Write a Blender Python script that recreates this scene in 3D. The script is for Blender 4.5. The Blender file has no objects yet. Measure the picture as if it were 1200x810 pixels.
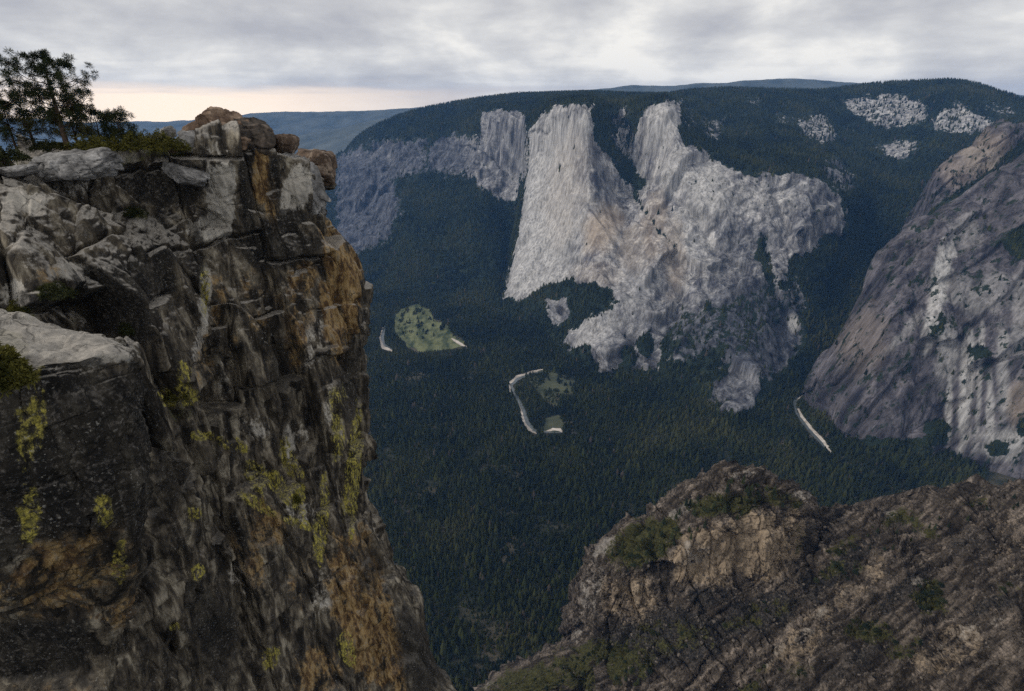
import bpy, bmesh, math, random, time
import numpy as np
from mathutils import Vector, Matrix, Euler
T0 = time.time()
random.seed(7); rng = np.random.default_rng(11)
scene = bpy.context.scene
COL = scene.collection
R = math.radians
F = 1200 * 20 / 36.0
PITCH = R(22.8); CP, SP = math.cos(PITCH), math.sin(PITCH)
FLOOR = -1080.0

# ------------------------------------------------------------------ camera maths
def ray(px, py):
    dx = (np.asarray(px, float) - 600) / F; dy = (405 - np.asarray(py, float)) / F
    return dx, CP + dy * SP, -SP + dy * CP
def at(px, py, Y):                     # point on the line of sight at distance Y north
    x, y, z = ray(px, py); k = Y / y
    return np.array([x * k, Y, z * k])
def floor_y(py, z=FLOOR):
    x, y, zz = ray(600, py); return float(z / zz * y)
def project(P):
    P = np.asarray(P); f = P[..., 1] * CP - P[..., 2] * SP; u = P[..., 1] * SP + P[..., 2] * CP
    f = np.where(np.abs(f) < 1e-3, 1e-3, f)
    return 600 + F * P[..., 0] / f, 405 - F * u / f, f

# ------------------------------------------------------------------ noise
def _h(i, j, k, s):
    h = (i.astype(np.uint32) * np.uint32(374761393) + j.astype(np.uint32) * np.uint32(668265263)
         + k.astype(np.uint32) * np.uint32(2147483647) + np.uint32((s * 974634777) & 0xffffffff))
    h = (h ^ (h >> np.uint32(13))) * np.uint32(1274126177)
    h = (h ^ (h >> np.uint32(16))) * np.uint32(2246822519)
    return h ^ (h >> np.uint32(15))
def perlin(p, s=0):
    p = p.astype(np.float32); f0 = np.floor(p); i = f0.astype(np.int64); f = p - f0
    u = f * f * f * (f * (f * 6 - 15) + 10)
    out = 0
    for a in (0, 1):
        for b in (0, 1):
            for c in (0, 1):
                h = _h(i[:, 0] + a, i[:, 1] + b, i[:, 2] + c, s)
                gx = (h & np.uint32(1023)).astype(np.float32) / 511.5 - 1
                gy = ((h >> np.uint32(10)) & np.uint32(1023)).astype(np.float32) / 511.5 - 1
                gz = ((h >> np.uint32(20)) & np.uint32(1023)).astype(np.float32) / 511.5 - 1
                d = gx * (f[:, 0] - a) + gy * (f[:, 1] - b) + gz * (f[:, 2] - c)
                w = (u[:, 0] if a else 1 - u[:, 0]) * (u[:, 1] if b else 1 - u[:, 1]) * (u[:, 2] if c else 1 - u[:, 2])
                out = out + d * w
    return out * 1.1
def fbm(p, o=4, s=0, g=0.5, ridged=False):
    r = 0; a = 1.0; q = p
    for k in range(o):
        n = perlin(q, s + k * 17)
        if ridged: n = 1 - 2.4 * np.abs(n) - 0.4
        r = r + a * n; a *= g; q = q * 2.03 + 11.7
    return r
def worley(p, s=0):
    p = p.astype(np.float32); i = np.floor(p).astype(np.int64)
    n = len(p); F1 = np.full(n, 9e9, np.float32); F2 = F1.copy()
    cid = np.zeros(n, np.uint32); cc = np.zeros((n, 3), np.float32)
    for a in (-1, 0, 1):
        for b in (-1, 0, 1):
            for c in (-1, 0, 1):
                x, y, z = i[:, 0] + a, i[:, 1] + b, i[:, 2] + c
                h = _h(x, y, z, s)
                cx = x + 0.1 + 0.8 * (h & np.uint32(1023)).astype(np.float32) / 1023
                cy = y + 0.1 + 0.8 * ((h >> np.uint32(10)) & np.uint32(1023)).astype(np.float32) / 1023
                cz = z + 0.1 + 0.8 * ((h >> np.uint32(20)) & np.uint32(1023)).astype(np.float32) / 1023
                d = (cx - p[:, 0]) ** 2 + (cy - p[:, 1]) ** 2 + (cz - p[:, 2]) ** 2
                m = d < F1
                F2 = np.where(m, F1, np.minimum(F2, d)); F1 = np.where(m, d, F1)
                cid = np.where(m, h, cid)
                cc[m, 0] = cx[m]; cc[m, 1] = cy[m]; cc[m, 2] = cz[m]
    return np.sqrt(F1), np.sqrt(F2), cid, cc
def cell_rand(cid, k):
    z = np.zeros(len(cid), np.int64)
    return (_h(cid.astype(np.int64), z + k, z, 5) & np.uint32(0xffff)).astype(np.float32) / 32767.5 - 1
def sstep(a, b, x):
    t = np.clip((x - a) / (b - a), 0, 1); return t * t * (3 - 2 * t)
def blocks(P, size, amp, tilt, crev, s, lean=0.0):
    """jointed rock: every cell of the rock is a facet with its own offset and tilt, with open joints between"""
    q = P.copy(); q[:, 0] = P[:, 0] + lean * P[:, 2]
    q = q / np.array(size)
    f1, f2, cid, cc = worley(q, s)
    d = amp * cell_rand(cid, 1)
    v = (q - cc)
    d += tilt * (cell_rand(cid, 2) * v[:, 0] + cell_rand(cid, 3) * v[:, 1] + cell_rand(cid, 4) * v[:, 2])
    d -= crev * (1 - sstep(0.0, 0.16, f2 - f1))
    return d, cid

def joints(P, size, amp, tilt, crev, s, lean=0.0, rot=25.0, warp=0.12, cw=0.12, flat=True):
    """rock split by upright joint sets: blocks with their own offset and tilt, cross joints staggered per column"""
    c, sn = math.cos(R(rot)), math.sin(R(rot))
    X = P[:, 0] + lean * P[:, 2]; Y = P[:, 1]
    q = np.stack([(X * c + Y * sn) / size[0], (-X * sn + Y * c) / size[1], P[:, 2] / size[2]], 1).astype(np.float32)
    w = q * 0.7
    q = q + warp * np.stack([fbm(w, 3, s + 1), fbm(w, 3, s + 2), fbm(w, 3, s + 3)], 1) * 2
    i = np.floor(q[:, 0]).astype(np.int64); j = np.floor(q[:, 1]).astype(np.int64); z0 = np.zeros_like(i)
    h0 = _h(i, j, z0, s); st = (h0 & np.uint32(0xffff)).astype(np.float32) / 65535
    kz = q[:, 2] * (0.7 + 0.6 * ((h0 >> np.uint32(16)).astype(np.float32) / 65535)) + st * 7; k = np.floor(kz).astype(np.int64)
    cid = _h(i, j, k, s + 9)
    l = np.stack([q[:, 0] - i, q[:, 1] - j, kz - k], 1) - 0.5
    d = amp * cell_rand(cid, 1) + tilt * (cell_rand(cid, 2) * l[:, 0] + cell_rand(cid, 3) * l[:, 1] + cell_rand(cid, 4) * l[:, 2])
    e = (0.5 - np.abs(l if flat else l[:, :2])).min(1)
    if not flat: l[:, 2] *= 0
    return d - crev * (1 - sstep(0.0, cw, e)), cid

# ------------------------------------------------------------------ masks
def poly_mask(px, py, poly, soft):
    poly = np.array(poly, float); n = len(poly); inside = np.zeros(len(px), bool); d2 = np.full(len(px), 1e12)
    for i in range(n):
        x0, y0 = poly[i]; x1, y1 = poly[(i + 1) % n]
        c = ((y0 > py) != (y1 > py)) & (px < (x1 - x0) * (py - y0) / (y1 - y0 + 1e-9) + x0)
        inside ^= c
        ex, ey = x1 - x0, y1 - y0
        t = np.clip(((px - x0) * ex + (py - y0) * ey) / (ex * ex + ey * ey + 1e-9), 0, 1)
        d2 = np.minimum(d2, (px - x0 - t * ex) ** 2 + (py - y0 - t * ey) ** 2)
    d = np.sqrt(d2) * np.where(inside, 1, -1)
    return sstep(-soft, soft, d)
def blob_mask(px, py, blobs, nz, soft=0.45):
    m = np.zeros(len(px))
    for cx, cy, rx, ry, rot, w in blobs:
        a = R(rot); dx, dy = px - cx, py - cy
        e = np.sqrt(((dx * math.cos(a) + dy * math.sin(a)) / rx) ** 2 + ((-dx * math.sin(a) + dy * math.cos(a)) / ry) ** 2)
        m = np.maximum(m, w * sstep(1 + soft, 1 - soft, e + nz))
    return m

# ------------------------------------------------------------------ mesh building
def mesh_np(name, V, tri=None, quad=None, smooth=True):
    me = bpy.data.meshes.new(name)
    fs, n = (tri, 3) if tri is not None else (quad, 4)
    me.vertices.add(len(V)); me.vertices.foreach_set('co', np.ascontiguousarray(V, np.float32).ravel())
    me.loops.add(len(fs) * n); me.loops.foreach_set('vertex_index', np.ascontiguousarray(fs, np.int32).ravel())
    me.polygons.add(len(fs)); me.polygons.foreach_set('loop_start', np.arange(0, len(fs) * n, n, dtype=np.int32))
    me.update(calc_edges=True)
    me.polygons.foreach_set('use_smooth', np.full(len(fs), smooth))
    return me
def attr4(me, name, data):
    a = me.color_attributes.new(name, 'FLOAT_COLOR', 'POINT')
    a.data.foreach_set('color', np.ascontiguousarray(data, np.float32).ravel())
def link(name, me, mat=None, parent=None, **props):
    o = bpy.data.objects.new(name, me); COL.objects.link(o)
    if mat is not None:
        for m in (mat if isinstance(mat, (list, tuple)) else [mat]): me.materials.append(m)
    if parent: o.parent = parent
    for k, v in props.items(): o[k] = v
    return o

def interp_axis(C, counts):            # monotone cubic along axis 0
    n = C.shape[0]; D = C[1:] - C[:-1]
    M = np.zeros_like(C)
    a, b = D[:-1], D[1:]
    ok = (a * b) > 0
    M[1:-1] = np.where(ok, 2 * a * b / np.where(np.abs(a + b) < 1e-9, 1e-9, a + b), 0)
    M[0] = D[0]; M[-1] = D[-1]
    out = []
    for i in range(n - 1):
        t = np.linspace(0, 1, counts[i], endpoint=False).reshape((-1,) + (1,) * (C.ndim - 1))
        h00 = 2 * t**3 - 3 * t**2 + 1; h10 = t**3 - 2 * t**2 + t; h01 = -2 * t**3 + 3 * t**2; h11 = t**3 - t**2
        out.append(h00 * C[i] + h10 * M[i] + h01 * C[i + 1] + h11 * M[i + 1])
    out.append(C[-1:]); return np.concatenate(out, 0)
def grid_normals(G):
    du = np.gradient(G, axis=0); dv = np.gradient(G, axis=1)
    N = np.cross(du, dv); N /= np.linalg.norm(N, axis=2, keepdims=True) + 1e-12
    return N
def blur_grid(A, k):
    for ax in (0, 1):
        for _ in range(2):
            pad = [(k, k) if i == ax else (0, 0) for i in range(A.ndim)]
            B = np.pad(A, pad, mode='edge'); cs = np.cumsum(B, axis=ax)
            z = np.zeros_like(np.take(cs, [0], ax)); cs = np.concatenate([z, cs], ax)
            L = A.shape[ax]
            A = (np.take(cs, np.arange(2 * k + 1, 2 * k + 1 + L), ax) - np.take(cs, np.arange(0, L), ax)) / (2 * k + 1)
    return A
class Sheet: pass
SHEETS = []
def sheet(name, cols, ccount, rcount, disp, attrs, mat, nblur=6, soften=False, **props):
    """cols: list of columns of world points (top row first)"""
    C = np.array(cols, float)
    G = interp_axis(C, ccount); G = np.swapaxes(interp_axis(np.swapaxes(G, 0, 1), rcount), 0, 1)
    N = blur_grid(grid_normals(G), nblur); N /= np.linalg.norm(N, axis=2, keepdims=True) + 1e-9
    flip = np.median(np.sum(N * G, axis=2)) > 0
    if flip: N = -N
    nu, nv = G.shape[:2]
    P = G.reshape(-1, 3); NN = N.reshape(-1, 3)
    px, py, _ = project(P)
    D = (disp(P, NN, px, py) - P).reshape(nu, nv, 3)
    if soften: D = blur_grid(D, 1)
    P2 = P + D.reshape(-1, 3)
    idx = np.arange(nu * nv).reshape(nu, nv)
    q = np.stack([idx[:-1, :-1], idx[1:, :-1], idx[1:, 1:], idx[:-1, 1:]], -1).reshape(-1, 4)
    if flip: q = q[:, ::-1]
    me = mesh_np(name, P2, quad=q)
    px2, py2, dep = project(P2)
    A = attrs(P2, px2, py2, NN)
    for k, v in A.items(): attr4(me, k, v)
    o = link(name, me, mat, **props)
    s = Sheet(); s.o = o; s.P = P2; s.G = P2.reshape(nu, nv, 3); s.px = px2; s.py = py2; s.dep = dep; s.A = A; s.nu = nu; s.nv = nv
    s.N = grid_normals(s.G).reshape(-1, 3) * (-1 if flip else 1)
    SHEETS.append(s); print(name, len(P2), round(time.time() - T0, 1)); return s
def pick(s, x, y):
    """the visible surface point of a sheet seen at photo position x, y"""
    d = (s.px - x) ** 2 + (s.py - y) ** 2 + np.where(s.dep < 0.1, 1e9, 0)
    m = np.nonzero(d < max(9, d.min() * 1.5 + 1))[0]
    i = m[np.argmin(s.dep[m])]
    return s.P[i]

# ------------------------------------------------------------------ material helper
class NT:
    def __init__(s, name):
        s.m = bpy.data.materials.new(name); s.m.use_nodes = True; s.t = s.m.node_tree; s.t.nodes.clear()
        s.out = s.t.nodes.new('ShaderNodeOutputMaterial'); s.b = s.t.nodes.new('ShaderNodeBsdfPrincipled')
        s.t.links.new(s.b.outputs[0], s.out.inputs[0]); s.b.inputs['Roughness'].default_value = 0.9
        s.b.inputs['Specular IOR Level'].default_value = 0.15
        s.geo = s.t.nodes.new('ShaderNodeNewGeometry'); s.pos = s.geo.outputs['Position']
    def n(s, typ, **k):
        x = s.t.nodes.new(typ)
        for a, v in k.items(): setattr(x, a, v)
        return x
    def put(s, sock, v):
        if hasattr(v, 'is_output'): s.t.links.new(v, sock)
        elif isinstance(v, tuple) and sock.type == 'RGBA': sock.default_value = (*v[:3], 1)
        else: sock.default_value = v
    def math(s, op, a, b=0.0, clamp=False):
        x = s.n('ShaderNodeMath', operation=op, use_clamp=clamp); s.put(x.inputs[0], a); s.put(x.inputs[1], b); return x.outputs[0]
    def vmul(s, v, t):
        x = s.n('ShaderNodeVectorMath', operation='MULTIPLY'); s.put(x.inputs[0], v); x.inputs[1].default_value = t; return x.outputs[0]
    def noise(s, scale, detail=6, rough=0.55, dist=0.0, vec=None, off=0.0):
        v = s.vmul(vec or s.pos, scale if isinstance(scale, tuple) else (scale,) * 3)
        if off:
            a = s.n('ShaderNodeVectorMath', operation='ADD'); s.put(a.inputs[0], v); a.inputs[1].default_value = (off,) * 3; v = a.outputs[0]
        x = s.n('ShaderNodeTexNoise'); x.inputs['Scale'].default_value = 1; x.inputs['Detail'].default_value = detail
        x.inputs['Roughness'].default_value = rough; x.inputs['Distortion'].default_value = dist; s.put(x.inputs['Vector'], v); return x.outputs['Fac']
    def ramp(s, f, stops):
        x = s.n('ShaderNodeValToRGB'); e = x.color_ramp.elements
        while len(e) < len(stops): e.new(0.5)
        for el, (p, c) in zip(e, stops):
            el.position = p; el.color = (*c, 1) if isinstance(c, tuple) else (c, c, c, 1)
        s.put(x.inputs[0], f); return x.outputs[0]
    def mix(s, f, a, b, mode='MIX'):
        x = s.n('ShaderNodeMix', data_type='RGBA', blend_type=mode); x.clamp_factor = True
        s.put(x.inputs[0], f); s.put(x.inputs[6], a); s.put(x.inputs[7], b); return x.outputs[2]
    def attr(s, name):
        x = s.n('ShaderNodeAttribute', attribute_name=name); y = s.n('ShaderNodeSeparateColor'); s.t.links.new(x.outputs['Color'], y.inputs[0])
        return y.outputs[0], y.outputs[1], y.outputs[2], x.outputs['Color']
    def step(s, f, lo, hi):
        x = s.n('ShaderNodeMapRange'); x.interpolation_type = 'SMOOTHSTEP'; s.put(x.inputs[0], f); x.inputs[1].default_value = lo; x.inputs[2].default_value = hi; return x.outputs[0]
    def bump(s, f, dist, strength=1.0, nrm=None):
        x = s.n('ShaderNodeBump'); x.inputs['Strength'].default_value = strength; x.inputs['Distance'].default_value = dist
        s.put(x.inputs['Height'], f)
        if nrm is not None: s.put(x.inputs['Normal'], nrm)
        return x.outputs[0]
    def done(s, col, nrm=None):
        s.put(s.b.inputs['Base Color'], col)
        if nrm is not None: s.put(s.b.inputs['Normal'], nrm)
        return s.m

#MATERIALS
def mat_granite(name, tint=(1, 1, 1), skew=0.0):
    k = NT(name)
    if skew:
        sz = k.n('ShaderNodeSeparateXYZ'); k.t.links.new(k.pos, sz.inputs[0]); cz = k.n('ShaderNodeCombineXYZ')
        k.put(cz.inputs[0], k.math('SUBTRACT', sz.outputs[0], k.math('MULTIPLY', sz.outputs[2], skew))); k.t.links.new(sz.outputs[1], cz.inputs[1]); k.t.links.new(sz.outputs[2], cz.inputs[2]); k.pos = cz.outputs[0]
    dim, _, _, _ = k.attr('mask_two')
    veg, warm, light, _ = k.attr('mask')
    st = k.noise((0.028, 0.028, 0.0022), 10, 0.64, 0.25)
    st2 = k.noise((0.085, 0.085, 0.008), 7, 0.64, 0.2, off=31.0)
    mo = k.noise(0.012, 10, 0.62, off=7.0)
    c = k.ramp(st, [(0.36, (0.10, 0.10, 0.118)), (0.46, (0.25, 0.245, 0.25)), (0.54, (0.38, 0.37, 0.365)), (0.64, (0.56, 0.54, 0.515))])
    c = k.mix(0.55, c, k.ramp(st2, [(0.38, 0.28), (0.5, 0.9), (0.62, 1.35)]), 'MULTIPLY')
    c = k.mix(0.6, c, k.ramp(mo, [(0.36, 0.40), (0.5, 0.95), (0.63, 1.3)]), 'MULTIPLY')
    cr = k.noise((0.022, 0.022, 0.0013), 5, 0.55, 0.2, off=77.0); crk = k.step(k.math('ABSOLUTE', k.math('SUBTRACT', cr, 0.5)), 0.0, 0.016)
    cr2 = k.noise((0.05, 0.05, 0.004), 4, 0.55, 0.2, off=55.0); crk2 = k.step(k.math('ABSOLUTE', k.math('SUBTRACT', cr2, 0.52)), 0.0, 0.02)
    c = k.mix(k.math('MULTIPLY', k.math('SUBTRACT', 1.0, crk), .75), c, (0.045, 0.045, 0.055)); c = k.mix(k.math('MULTIPLY', k.math('SUBTRACT', 1.0, crk2), .45), c, (0.06, 0.06, 0.07))
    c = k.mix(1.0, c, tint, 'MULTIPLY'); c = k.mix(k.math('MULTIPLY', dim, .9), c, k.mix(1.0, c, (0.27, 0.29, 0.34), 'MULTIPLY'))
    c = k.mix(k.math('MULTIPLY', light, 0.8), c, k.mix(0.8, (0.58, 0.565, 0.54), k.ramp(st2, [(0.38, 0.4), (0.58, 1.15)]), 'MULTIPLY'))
    c = k.mix(k.math('MULTIPLY', warm, 0.7), c, k.mix(0.7, (0.43, 0.34, 0.25), k.ramp(st, [(0.3, 0.4), (0.6, 1.2)]), 'MULTIPLY'))
    vg = k.ramp(k.noise(0.02, 8, 0.7), [(0.3, (0.009, 0.016, 0.010)), (0.55, (0.020, 0.030, 0.018)), (0.75, (0.045, 0.050, 0.028))])
    sp = k.noise((0.035, 0.035, 0.018), 8, 0.7, off=3.0)
    v = k.step(k.math('ADD', veg, k.math('MULTIPLY', k.math('SUBTRACT', sp, 0.5), 1.9)), 0.44, 0.56)
    c = k.mix(v, c, vg)
    b = k.bump(k.noise((0.05, 0.05, 0.006), 10, 0.62, 0.3), 16.0, 0.6)
    b = k.bump(k.noise((0.14, 0.14, 0.05), 6, 0.6, off=5.0), 3.0, 0.35, b)
    return k.done(c, b)
def mat_forest_floor():
    k = NT('forest_floor')
    c = k.ramp(k.noise(0.01, 10, 0.65), [(0.35, (0.018, 0.024, 0.014)), (0.5, (0.042, 0.045, 0.028)), (0.65, (0.11, 0.095, 0.065))])
    return k.done(c, k.bump(k.noise(0.05, 8, 0.7), 12.0))
def mat_trees(name, cols, bump=0):
    k = NT(name); _, _, _, c = k.attr('tint')
    return k.done(c)
def mat_near_rock():
    k = NT('weathered_rock'); og, ye, pa, _ = k.attr('stain'); dk, gr, gn, _ = k.attr('stain_shade')
    st = k.noise((0.85, 0.85, 0.20), 10, 0.64, 0.5)
    md = k.noise(0.35, 9, 0.62, 0.4, off=3.0)
    fine = k.noise(3.2, 7, 0.7, off=9.0)
    c = k.ramp(st, [(0.36, (0.014, 0.013, 0.012)), (0.46, (0.046, 0.040, 0.033)), (0.54, (0.115, 0.098, 0.074)), (0.64, (0.29, 0.258, 0.20))])
    c = k.mix(0.8, c, k.ramp(md, [(0.3, 0.35), (0.5, 0.95), (0.7, 1.5)]), 'MULTIPLY')
    stv = k.ramp(st, [(0.3, 0.35), (0.65, 1.25)])
    jit = k.math('ADD', k.math('MULTIPLY', k.math('SUBTRACT', st, 0.5), 1.5), k.math('ADD', k.math('MULTIPLY', k.math('SUBTRACT', md, 0.5), 1.5), k.math('MULTIPLY', k.math('SUBTRACT', fine, 0.5), 1.0)))
    def br(m, a=0.55): return k.step(k.math('ADD', m, k.math('MULTIPLY', jit, k.step(m, 0.02, 0.3))), a - 0.17, a + 0.17)
    c = k.mix(k.math('MULTIPLY', br(pa, 0.5), 0.9), c, k.mix(0.8, (0.43, 0.405, 0.36), stv, 'MULTIPLY'))
    rust = k.ramp(k.noise((1.3, 1.3, 0.45), 10, 0.7, 0.15, off=14.0), [(0.36, (0.032, 0.020, 0.013)), (0.46, (0.13, 0.076, 0.034)), (0.55, (0.35, 0.235, 0.10)), (0.64, (0.26, 0.21, 0.145))])
    c = k.mix(k.math('MULTIPLY', br(og, 0.5), 0.9), c, k.mix(0.6, rust, stv, 'MULTIPLY'))
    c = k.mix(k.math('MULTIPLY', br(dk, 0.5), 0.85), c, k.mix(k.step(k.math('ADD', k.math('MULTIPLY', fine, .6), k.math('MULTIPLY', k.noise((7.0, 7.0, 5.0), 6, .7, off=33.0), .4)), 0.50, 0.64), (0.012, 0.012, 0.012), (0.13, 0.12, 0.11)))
    ly = k.math('MULTIPLY', br(ye, 0.45), k.step(k.noise((3.2, 3.2, 0.9), 8, 0.72, off=20.0), 0.45, 0.55))
    c = k.mix(ly, c, k.mix(k.step(fine, 0.4, 0.6), (0.14, 0.13, 0.04), (0.46, 0.40, 0.085)))
    c = k.mix(k.math('MULTIPLY', br(gn, 0.5), 0.85), c, k.mix(k.step(fine, 0.4, 0.6), (0.03, 0.04, 0.012), (0.11, 0.11, 0.03)))
    # crustose lichen specks
    sp = k.math('MULTIPLY', k.step(k.noise(5.0, 4, 0.6, off=2.0), 0.60, 0.68), k.step(k.noise(0.5, 4, 0.6, off=41.0), 0.42, 0.6))
    c = k.mix(k.math('MULTIPLY', sp, 0.65), c, (0.34, 0.33, 0.30))
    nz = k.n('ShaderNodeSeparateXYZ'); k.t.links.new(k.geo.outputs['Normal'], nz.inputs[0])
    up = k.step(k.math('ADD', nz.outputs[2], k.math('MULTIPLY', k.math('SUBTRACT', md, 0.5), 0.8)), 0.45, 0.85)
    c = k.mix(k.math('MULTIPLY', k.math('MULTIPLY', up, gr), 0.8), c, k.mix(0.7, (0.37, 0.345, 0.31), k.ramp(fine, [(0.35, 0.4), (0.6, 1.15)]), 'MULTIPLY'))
    b = k.bump(k.noise((1.6, 1.6, 0.75), 10, 0.68, off=6.0), 0.28, 0.8)
    wv = k.n('ShaderNodeVectorMath', operation='ADD'); k.put(wv.inputs[0], k.vmul(k.pos, (0.55, 0.55, 0.22)))
    nn = k.n('ShaderNodeTexNoise'); nn.inputs['Scale'].default_value = .6; nn.inputs['Detail'].default_value = 5; k.t.links.new(k.pos, nn.inputs['Vector'])
    sc = k.n('ShaderNodeVectorMath', operation='SCALE'); k.t.links.new(nn.outputs['Color'], sc.inputs[0]); sc.inputs['Scale'].default_value = 0.9; k.t.links.new(sc.outputs[0], wv.inputs[1])
    vo = k.n('ShaderNodeTexVoronoi', feature='DISTANCE_TO_EDGE'); vo.inputs['Scale'].default_value = 1.0; k.t.links.new(wv.outputs[0], vo.inputs['Vector'])
    ck = k.step(vo.outputs['Distance'], 0.0, 0.035)
    c = k.mix(k.math('MULTIPLY', k.math('SUBTRACT', 1.0, ck), k.math('MULTIPLY', k.step(k.noise(0.45, 4, .6, off=61.0), .42, .62), .7)), c, (0.010, 0.010, 0.010))
    b = k.bump(ck, 0.06, 0.6, b)
    b = k.bump(fine, 0.10, 0.8, b)
    return k.done(c, b)
def mat_slope():
    k = NT('brown_scree_rock'); veg, tan, pale, _ = k.attr('mask')
    v = k.n('ShaderNodeMapping'); v.inputs['Rotation'].default_value = (0, 0, -SLOPE_ANG); k.t.links.new(k.pos, v.inputs[0]); w = v.outputs[0]
    st = k.noise((0.012, 0.16, 0.05), 8, 0.65, 0.5, vec=w)
    md = k.noise(0.06, 9, 0.65, off=3.0)
    fine = k.noise(0.5, 7, 0.7, off=8.0)
    c = k.ramp(st, [(0.36, (0.020, 0.016, 0.013)), (0.5, (0.074, 0.061, 0.049)), (0.62, (0.20, 0.165, 0.135))])
    c = k.mix(0.85, c, k.ramp(md, [(0.36, 0.3), (0.5, 0.95), (0.63, 1.6)]), 'MULTIPLY')
    c = k.mix(0.8, c, k.ramp(fine, [(0.38, 0.35), (0.62, 1.55)]), 'MULTIPLY')
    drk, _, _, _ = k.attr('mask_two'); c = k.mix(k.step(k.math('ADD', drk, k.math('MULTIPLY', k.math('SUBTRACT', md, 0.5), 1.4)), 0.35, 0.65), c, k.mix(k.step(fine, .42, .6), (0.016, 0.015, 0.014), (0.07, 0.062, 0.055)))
    vs = k.noise((0.3, 0.3, 0.05), 6, 0.6, off=4.0)
    jt = k.math('ADD', k.math('MULTIPLY', k.math('SUBTRACT', md, .5), 1.8), k.math('MULTIPLY', k.math('SUBTRACT', fine, .5), 1.2))
    tan = k.step(k.math('ADD', tan, k.math('MULTIPLY', jt, k.step(tan, .02, .3))), .3, .7); pale = k.step(k.math('ADD', pale, k.math('MULTIPLY', jt, k.step(pale, .02, .3))), .36, .66)
    c = k.mix(k.math('MULTIPLY', tan, 0.85), c, k.mix(0.8, (0.36, 0.28, 0.195), k.ramp(vs, [(0.3, 0.35), (0.65, 1.3)]), 'MULTIPLY'))
    c = k.mix(k.math('MULTIPLY', pale, 0.8), c, k.mix(0.8, (0.33, 0.30, 0.265), k.ramp(vs, [(0.3, 0.3), (0.65, 1.2)]), 'MULTIPLY'))
    vf = k.step(k.math('ADD', veg, k.math('MULTIPLY', k.math('ADD', k.math('SUBTRACT', md, 0.5), k.math('MULTIPLY', k.math('SUBTRACT', fine, .5), .8)), 2.0)), 0.42, 0.58)
    c = k.mix(vf, c, k.ramp(fine, [(0.36, (0.012, 0.014, 0.006)), (0.62, (0.085, 0.082, 0.030))]))
    b = k.bump(md, 5.0, 0.8); b = k.bump(fine, 1.0, 0.9, b)
    return k.done(c, b)
def mat_simple(name, a, b, scale, rough=0.9, bump=0.0, lo=0.35, hi=0.65):
    k = NT(name); f = k.noise(scale, 7, 0.65)
    k.b.inputs['Roughness'].default_value = rough
    return k.done(k.ramp(f, [(lo, a), (hi, b)]), k.bump(f, bump) if bump else None)
def mat_leaf(name, a, b):
    k = NT(name); f = k.noise(1.3, 3, 0.6)
    return k.done(k.ramp(f, [(0.35, a), (0.65, b)]))
def mat_boulder(name, a, b, c3):
    k = NT(name); f = k.noise((0.6, 0.6, 0.5), 9, 0.65, 0.4); g = k.noise(2.6, 8, 0.7, off=4.0)
    c = k.ramp(f, [(0.35, a), (0.52, b), (0.66, c3)])
    c = k.mix(0.8, c, k.ramp(g, [(0.3, 0.4), (0.5, 0.95), (0.7, 1.4)]), 'MULTIPLY')
    return k.done(c, k.bump(g, 0.15, 0.9, k.bump(f, 0.4, 0.6)))

M_GRAN = mat_granite('pale_granite')
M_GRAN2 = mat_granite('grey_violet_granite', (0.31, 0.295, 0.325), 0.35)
M_FLOOR = mat_forest_floor()
M_TREE = mat_trees('conifer_needles', None)
M_NEAR = mat_near_rock()
M_HILL = mat_simple('hazed_forest', (0.045, 0.058, 0.055), (0.12, 0.135, 0.125), 0.0025, lo=.35, hi=.68)  # far forest, its albedo lightened to paint extra haze into the colour
_d = at(850, 800, 320) - at(1150, 600, 425); SLOPE_ANG = math.atan2(_d[1], _d[0])
M_SLOPE = mat_slope()

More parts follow.
